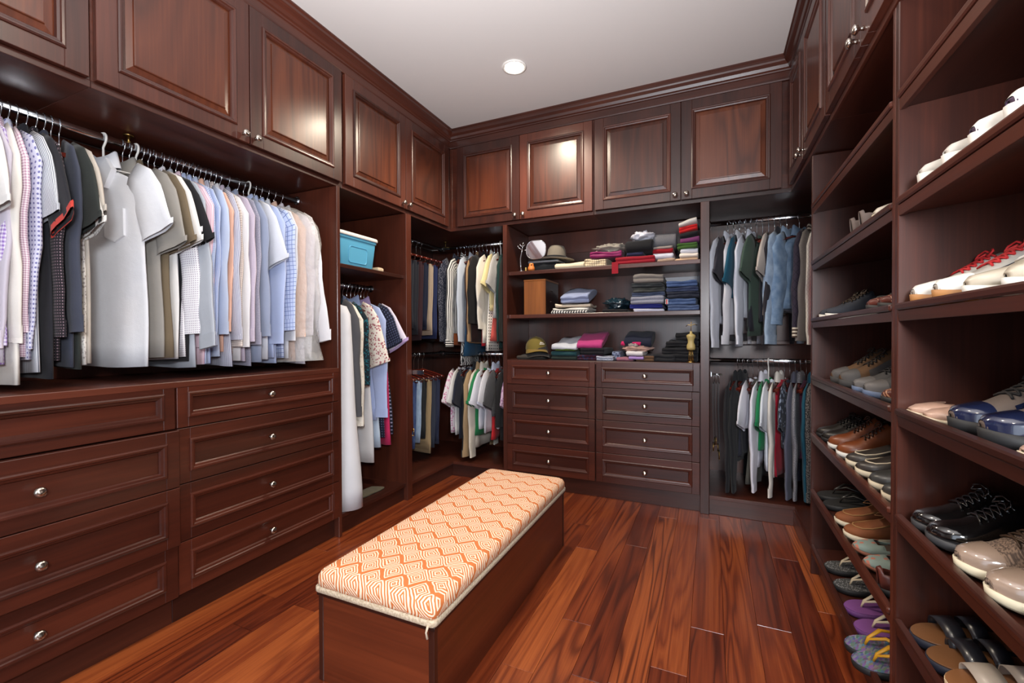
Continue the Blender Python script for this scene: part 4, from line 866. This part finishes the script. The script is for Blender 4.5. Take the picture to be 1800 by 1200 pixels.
# ------------------------------------------------------------------ shoes: local toe towards -y, x sideways, z up
WO = [(0, .012), (.02, .020), (.06, .027), (.14, .031), (.28, .031), (.42, .032), (.55, .037), (.70, .044), (.80, .044), (.88, .039), (.94, .030), (.98, .018), (1, .006)]
def itp(tab, s_):
    for (a, b), (c, d) in zip(tab, tab[1:]):
        if s_ <= c: return b+(d-b)*(s_-a)/(c-a)
    return tab[-1][1]
ST = [0, .015, .04, .08, .13, .19, .26, .33, .40, .47, .54, .61, .68, .75, .81, .87, .92, .96, .985, 1]
def outline(L_, k=1., off=0.):
    pts = []
    for s_ in ST: pts.append((itp(WO, s_)*k+off, L_/2-s_*L_))
    return pts + [(-x_, y_) for x_, y_ in pts[::-1]]
def sole(m, L_, h, k=1.06, z0=0., toe=.012, heel=None, k2=None):
    o = outline(L_, k); sh = []
    def zf(y):
        s_ = .5-y/L_; sp_ = toe*max(0, (s_-.75)/.25)**2
        hl = (heel*max(0, 1-s_/.62)) if heel else 0.
        return sp_, hl
    bot = [(x_*.96, y_*.985, z0+zf(y_)[0]) for x_, y_ in o]; mid = [(x_, y_, z0+h*.3+zf(y_)[0]) for x_, y_ in o]; top = [(x_*(k2 or 1.), y_, z0+h+zf(y_)[0]+zf(y_)[1]) for x_, y_ in o]
    return m.loft([bot, mid, top], smooth=True)
HT = {'sneaker': [(0, .066), (.06, .072), (.16, .056), (.28, .060), (.40, .086), (.50, .078), (.62, .060), (.75, .043), (.88, .034), (.96, .024), (1, .010)],
      'boot': [(0, .100), (.06, .108), (.16, .100), (.28, .098), (.40, .112), (.50, .092), (.62, .068), (.75, .050), (.88, .040), (.96, .028), (1, .012)],
      'loafer': [(0, .056), (.06, .060), (.16, .048), (.30, .044), (.42, .060), (.52, .062), (.65, .050), (.78, .039), (.88, .032), (.96, .022), (1, .010)],
      'flat': [(0, .046), (.06, .048), (.2, .032), (.4, .026), (.6, .026), (.72, .032), (.82, .029), (.92, .022), (1, .008)]}
OPEN = {'sneaker': (.05, .42), 'boot': (.05, .38), 'loafer': (.05, .47), 'flat': (.05, .72)}
def upper_mesh(kind, L_, z0, k=1.):
    m = MB(); A = 14; grid = []
    for s_ in ST:
        w_ = itp(WO, s_)*k; h = itp(HT[kind], s_); sp_ = .012*max(0, (s_-.75)/.25)**2; r = []
        for i in range(A+1):
            a = -1+2*i/A; ph = a*pi/2
            r.append((w_*math.copysign(abs(sin(ph))**.75, a), L_/2-s_*L_*.99, z0+sp_+h*max(0., cos(ph))**.62))
        grid.append(r)
    b = len(m.v)
    for r in grid: m.v += r
    lo, hi = OPEN[kind]; n = A+1
    for j in range(len(ST)-1):
        for i in range(A):
            sm_ = (ST[j]+ST[j+1])/2; am = abs(-1+2*(i+.5)/A)
            lim = .62 if kind != 'flat' else .72
            if lo < sm_ < hi and am < lim*min(1, (hi-sm_)/.10+.35): continue
            q = [b+j*n+i, b+j*n+i+1, b+(j+1)*n+i+1, b+(j+1)*n+i]
            m.face(q, [(m.v[t_][1]*1., m.v[t_][0]+m.v[t_][2]) for t_ in q], True)
    return m
def topz(kind, s_, L_, z0, a=0., k=1.):
    w_ = itp(WO, s_)*k; ph = a*pi/2; return (w_*math.copysign(abs(sin(ph))**.75, a), L_/2-s_*L_*.99, z0+itp(HT[kind], s_)*cos(ph)**.62 + .012*max(0, (s_-.75)/.25)**2)
INS = plain('insole', (70, 54, 44), .8)
def shoe(kind, pos, mats, label, group, L_=.275, yaw=0., rev=False, sh=.02, laces=True, k=1.06, extra=None, name='shoe', cat='shoe'):
    """pos = (world Y, shelf index); toe rests at the shelf lip"""
    Yw, si = pos[:2]; xt = XR + .012 + (pos[2] if len(pos) > 2 else 0.)
    xc = xt + L_/2*cos(TILT); zc = SHZ[si] - .022*cos(TILT) + (xc-XR)*math.tan(TILT) + .0015 + (.002)
    t = thing(name, label, cat, (xc, Yw, zc), RR + (pi if rev else 0) + yaw, group, rx=-TILT if rev else TILT)
    up, so = mats[0], mats[1]
    if kind in HT:
        m = MB(); sole(m, L_, sh, k, heel=extra.get('heel') if extra else None); m.build('sole', so, t)
        u = upper_mesh(kind, L_, sh-.003, 1.)
        uo = u.build('upper', up, t)
        sd = uo.modifiers.new('thick', 'SOLIDIFY'); sd.thickness = .003; sd.offset = 1
        m = MB(); o = outline(L_*.95, .86); m.loft([[(x_, y_, sh+z_) for x_, y_ in o] for z_ in (.0, .004)]); m.build('insole', mats[3] if len(mats) > 3 else INS, t)
        if kind in ('sneaker', 'boot') and laces:
            lm = mats[2] if len(mats) > 2 else WHT
            for q in range(5):
                s0, s1 = .46+.045*q, .46+.045*(q+1); lc = MB()
                for sg in (1, -1):
                    lc.tube([Vector(topz(kind, s0+(s1-s0)*f, L_, sh-.003, sg*(-.36+.72*f))) + Vector((0, 0, .0035)) for f in (0, .25, .5, .75, 1)], .0026, 5)
                lc.build('lace', lm, t)
            bw_ = MB(); tp = Vector(topz(kind, .45, L_, sh))
            for sg in (1, -1): bw_.tube([tp+Vector(p) for p in ((0, 0, .002), (sg*.014, -.004, .010), (sg*.030, -.010, .004), (sg*.026, -.018, -.006), (sg*.008, -.006, .002))], .0024, 5)
            bw_.build('lace_bow', lm, t)
        if extra and extra.get('toecap'):
            u2 = MB(); A = 14; rings = []
            for s_ in (.80, .86, .92, .96, .99): rings.append([Vector(topz(kind, s_, L_, sh-.0005, -1+2*i/A, 1.05)) for i in range(A+1)])
            u2.loft(rings, closed=False); u2.build('toe_cap', extra['toecap'], t)
        if extra and extra.get('panel'):
            for sg in (1, -1):
                rings = []
                for s_ in (.30, .38, .46, .54, .62, .70): rings.append([Vector(topz(kind, s_, L_, sh-.0005, sg*(.60+.38*i/5), 1.05)) for i in range(6)])
                MB().loft(rings, closed=False).build('side_panel', extra['panel'], t)
        if kind == 'loafer':
            ap = MB(); ap.tube([Vector(topz(kind, s_, L_, sh-.002, a)) for s_, a in ((.52, -.55), (.62, -.55), (.72, -.52), (.82, -.42), (.88, -.2), (.895, 0), (.88, .2), (.82, .42), (.72, .52), (.62, .55), (.52, .55))], .0028, 5); ap.build('apron_seam', mats[2] if len(mats) > 2 else so, t)
            if laces:
                tp = Vector(topz(kind, .52, L_, sh)); bw_ = MB()
                for sg in (1, -1): bw_.tube([tp+Vector(p) for p in ((0, 0, .002), (sg*.012, -.006, .012), (sg*.026, -.016, .008), (sg*.022, -.028, .0), (sg*.004, -.008, .003))], .002, 5)
                bw_.build('lace_bow', mats[2] if len(mats) > 2 else so, t)
        if extra and extra.get('heel'):
            pass
    elif kind == 'flipflop':
        m = MB(); sole(m, L_, sh, 1.12, toe=0.); so_ = m.build('sole', so, t)
        m = MB(); o = outline(L_*.985, 1.09); m.loft([[(x_, y_, sh+z_) for x_, y_ in o] for z_ in (.0, .002)]); m.build('footbed', up, t)
        st_ = MB(); yk = L_/2-.80*L_
        for sg in (1, -1): st_.tube([(0, yk, sh), (sg*.004, yk+.012, sh+.022), (sg*.022, yk+.050, sh+.038), (sg*.038, yk+.090, sh+.026), (sg*.040, yk+.112, sh+.002)], [.004, .0055, .008, .007, .006], 7, .5)
        st_.build('strap', mats[2], t)
    elif kind == 'slide':
        m = MB(); sole(m, L_, sh, 1.1, toe=0., heel=extra.get('heel') if extra else None); m.build('sole', so, t)
        hh = (extra or {}).get('heel') or 0.
        m = MB(); o = outline(L_*.985, 1.04); m.loft([[(x_, y_, sh+z_ + hh*max(0, 1-(.5-y_/L_)/.62)) for x_, y_ in o] for z_ in (.0, .003)]); m.build('footbed', mats[3] if len(mats) > 3 else INS, t)
        for s0, s1 in (extra or {}).get('bands', ((.50, .62), (.66, .80))):
            rings = []
            for s_ in (s0, (s0+s1)/2, s1):
                w_ = itp(WO, s_)*1.12; hz = .052 - .04*(s_-.5)
                rings.append([(w_*math.copysign(abs(sin(a_))**.8, sin(a_)), L_/2-s_*L_, sh*.6 + hz*max(0, cos(a_))**.7) for a_ in [-pi/2+pi*i/14 for i in range(15)]])
            bo = MB().loft(rings, closed=False).build('band', up, t); sd = bo.modifiers.new('thick', 'SOLIDIFY'); sd.thickness = .003
    return t
def pair(kind, y0, y1, si, mats, lb, **kw):
    g = lb; xo = kw.pop('xo', 0.)
    for y_, which in ((y0, 'farther'), (y1, 'nearer')):
        shoe(kind, (y_, si, xo), mats, which + ' ' + lb, 'pair: ' + g, yaw=random.uniform(-.06, .06), **kw)
random.seed(21)
P_ = plain
RUB = P_('white_rubber', (218, 214, 206), .5); BRUB = P_('black_rubber', (24, 24, 26), .6); GUM = P_('gum_rubber', (168, 116, 66), .55); CRM = P_('cream_rubber', (206, 192, 166), .6)
def leather(nm, c, rough=.38, coat=.15):
    t = NT(nm); tc = t.n('ShaderNodeTexCoord'); nz = t.noise(tc.outputs['Object'], 60, 3); big = t.noise(tc.outputs['Object'], 9, 2)
    t.l(t.mix(big, lin(tuple(x*.78 for x in c)), lin(c)), t.b.inputs['Base Color']); t.b.inputs['Roughness'].default_value = rough; t.b.inputs['Coat Weight'].default_value = coat; t.bump(nz, .15, .002); return t.m
# far bay
NUDE = leather('nude_leather', (196, 158, 138)); 
shoe('flat', (2.38, 1), (BLKL, BRUB), 'small black flat shoe by the end panel on the high shelf', None, L_=.235, sh=.008); shoe('flat', (2.27, 1), (leather('rose_white', (220, 196, 190)), CRM), 'pale pink white flat shoe on the high far shelf', None, L_=.24, sh=.008)
shoe('slide', (2.12, 1), (BRASS, BRNL, BRASS), 'gold strappy sandal on the high far shelf', None, L_=.24, sh=.010, extra=dict(bands=((.58, .62), (.70, .74)))); shoe('slide', (2.01, 1), (BRASS, BRNL, BRASS), 'second gold strappy sandal nearer the grey heels', None, L_=.24, sh=.010, extra=dict(bands=((.58, .62), (.70, .74))))
GRYS = leather('grey_suede', (112, 98, 92), .8, 0)
shoe('loafer', (1.87, 1), (GRYS, CRM), 'farther grey suede shoe on the high far shelf', 'pair: grey suede', L_=.25, rev=True, laces=False); shoe('loafer', (1.77, 1), (GRYS, CRM), 'nearer grey suede shoe on the high far shelf', 'pair: grey suede', L_=.25, rev=True, laces=False)
shoe('sneaker', (1.655, 1), (leather('ivory', (222, 212, 196)), CRM), 'ivory sneaker beside the middle post on the high shelf', None, L_=.26); shoe('slide', (1.545, 1), (leather('zebra_strap', (40, 38, 40)), BRUB), 'black sandal with wide bands beside the middle post', None, L_=.25, extra=dict(bands=((.42, .56), (.62, .8))))
NVS = leather('navy_suede', (50, 54, 64), .8, 0)
pair('sneaker', 2.36, 2.25, 2, (NVS, RUB, leather('brown_lace', (66, 52, 38)), INS), 'navy grey suede sneaker with white sole')
pair('loafer', 1.71, 1.60, 2, (fab((92, 42, 32), 'animal', (190, 150, 120), .8, .4), BRUB), 'reddish brown patterned loafer beside the middle post', laces=False)
HIK = leather('hiking_tan', (106, 74, 44), .75, 0); HG_ = leather('hiking_grey', (84, 80, 78), .7, 0)
pair('boot', 2.15, 2.03, 3, (HIK, P_('hike_sole', (52, 50, 50), .7), P_('hike_lace', (40, 34, 30), .8)), 'tan and grey hiking shoe on the far bay', extra=dict(toecap=HG_, panel=HG_), sh=.028)
pair('sneaker', 1.86, 1.74, 3, (leather('trail_grey', (76, 74, 74), .7, 0), P_('trail_sole', (90, 104, 130), .6), BRUB), 'grey trail shoe with blue grey sole', extra=dict(toecap=P_('trail_cap', (96, 92, 90), .6)))
shoe('loafer', (1.57, 3), (fab((84, 36, 28), 'animal', (176, 130, 100), .8, .4), BRUB), 'brown patterned loafer on the middle far shelf', None, laces=False, L_=.25)
pair('sneaker', 2.41, 2.31, 4, (leather('black_soft', (36, 33, 30)), BRUB, BLKL), 'black leather lace-up shoe')
TAN = leather('cognac', (128, 66, 32))
pair('boot', 2.19, 2.06, 4, (TAN, RUB, leather('dark_lace', (58, 32, 20))), 'cognac leather chukka shoe with white sole')
pair('loafer', 1.93, 1.81, 4, (leather('dark_taupe', (62, 56, 52)), CRM), 'dark taupe slip-on shoe', laces=False)
pair('sneaker', 1.68, 1.56, 4, (leather('grey_green', (66, 66, 64)), CRM, BRUB), 'grey green canvas shoe with cream sole', laces=False)
FFB = P_('black_foam', (30, 29, 29), .8)
pair('flipflop', 2.39, 2.27, 5, (FFB, BRUB, leather('black_strap', (34, 32, 30))), 'black thong sandal on the low far shelf', L_=.29, sh=.022)
MOC = leather('moccasin', (140, 78, 38), .75, 0)
pair('loafer', 2.09, 1.96, 5, (MOC, CRM, leather('lace_tan', (176, 126, 74), .7, 0)), 'tan suede moccasin with tied laces')
FLO = fab((126, 140, 132), 'floral', (172, 108, 88), .9)
pair('flat', 1.85, 1.73, 5, (FLO, leather('floral_sole', (138, 82, 60), .7, 0)), 'flowered canvas slip-on shoe', L_=.25, sh=.012)
shoe('loafer', (1.585, 5), (leather('oxblood', (96, 46, 38)), BRUB), 'oxblood leather loafer turned heel first', None, rev=True, laces=False)
pair('flipflop', 2.25, 2.10, 6, (fab((66, 66, 66), 'animal', (130, 130, 130), .7), BRUB, CRM), 'grey flip-flop with cream strap', L_=.27)
pair('flipflop', 1.945, 1.82, 6, (P_('purple_foam', (118, 66, 128), .7), P_('purple_foam_sole', (98, 52, 110), .7), CRM), 'purple flip-flop with cream strap', L_=.25)
pair('flipflop', 1.725, 1.640, 6, (fab((70, 76, 110), 'multi'), BRUB, P_('yellow_strap', (206, 150, 30), .5)), 'colourful speckled flip-flop with yellow strap', L_=.27, xo=-.05)
tag(MB().tube([(0, -.11, .006), (0, .0, .008), (0, .12, .006)], [.010, .013, .008], 8, .5).build('shoe_horn', P_('red_plastic', (206, 40, 60), .35), None, (XR+.15, 1.50, .155), (TILT, 0, RR)), 'bright red plastic shoe horn on the lowest far shelf', 'shoe horn')
# near bay
pair('sneaker', 1.325, 1.215, 1, (leather('white_canvas', (222, 216, 206), .6, 0), RUB, P_('navy_lace', (40, 46, 76), .7)), 'white sneaker with navy sides on the high near shelf', extra=dict(panel=leather('navy_side', (44, 50, 84), .6, 0)), L_=.27, sh=.034)
pair('sneaker', 1.10, 1.0, 1, (leather('plum', (72, 50, 78), .6, 0), RUB, CRM), 'plum sneaker with white sole on the high near shelf', extra=dict(toecap=P_('toe_w2', (222, 218, 210), .5)), L_=.26, sh=.034)
REDL = P_('red_lace', (186, 36, 38), .7)
pair('sneaker', 1.37, 1.255, 2, (leather('white_leather', (206, 200, 190)), GUM, REDL), 'white and navy sneaker with red laces', extra=dict(toecap=P_('white_toe_cap', (226, 222, 214), .45), panel=leather('navy_panel', (34, 38, 56))), sh=.024)
pair('sneaker', 1.125, 1.0, 2, (leather('white_beige', (204, 192, 172)), RUB, WHT), 'beige and white sneaker at the photo edge')
pair('flat', 1.385, 1.30, 3, (NUDE, CRM, NUDE, leather('tan_insole', (150, 100, 62))), 'nude ballet flat on the near bay', L_=.245, sh=.008)
NAVP = leather('navy_patent', (24, 32, 60), .16, .9)
pair('sneaker', 1.185, 1.065, 3, (leather('taupe_fabric', (104, 90, 82), .7, 0), BRUB, P_('black_lace', (30, 27, 26), .8)), 'taupe sneaker with navy patent toe', extra=dict(toecap=NAVP, panel=NAVP), L_=.27, sh=.026)
shoe('flat', (.955, 3), (NUDE, CRM, NUDE), 'beige pointed flat at the photo edge', None, L_=.25, sh=.008)
PAT = leather('black_patent', (16, 15, 16), .10, 1.)
pair('sneaker', 1.36, 1.275, 4, (PAT, P_('grey_edge', (56, 56, 58), .5), PAT), 'black patent lace-up sneaker', L_=.26)
SNK = fab((150, 126, 108), 'melange', (92, 78, 70), 1., .2)
pair('sneaker', 1.16, 1.05, 4, (SNK, P_('cream_sole', (216, 204, 176), .4), leather('bronze_lace', (84, 62, 44))), 'metallic snakeskin sneaker with cream sole', extra=dict(toecap=leather('beige_patent', (168, 144, 126), .15, .8)), L_=.27)
shoe('sneaker', (.93, 4), (leather('slate', (56, 58, 66)), BRUB), 'slate shoe toe at the photo edge', None)
BL2 = leather('black_pebble', (34, 35, 42), .3, .4)
pair('slide', 1.365, 1.278, 5, (BL2, P_('navy_sole', (26, 28, 42), .6), BL2, leather('tan_bed', (124, 82, 50))), 'black leather slide sandal with two bands', L_=.26, sh=.022)
pair('slide', 1.185, 1.085, 5, (leather('white_strap', (206, 192, 178)), fab((196, 170, 136), 'hstripe', (160, 130, 96), .5), BL2, leather('tan_bed2', (146, 96, 58))), 'white espadrille wedge sandal', L_=.25, sh=.030, extra=dict(heel=.045, bands=((.40, .60), (.66, .84))))
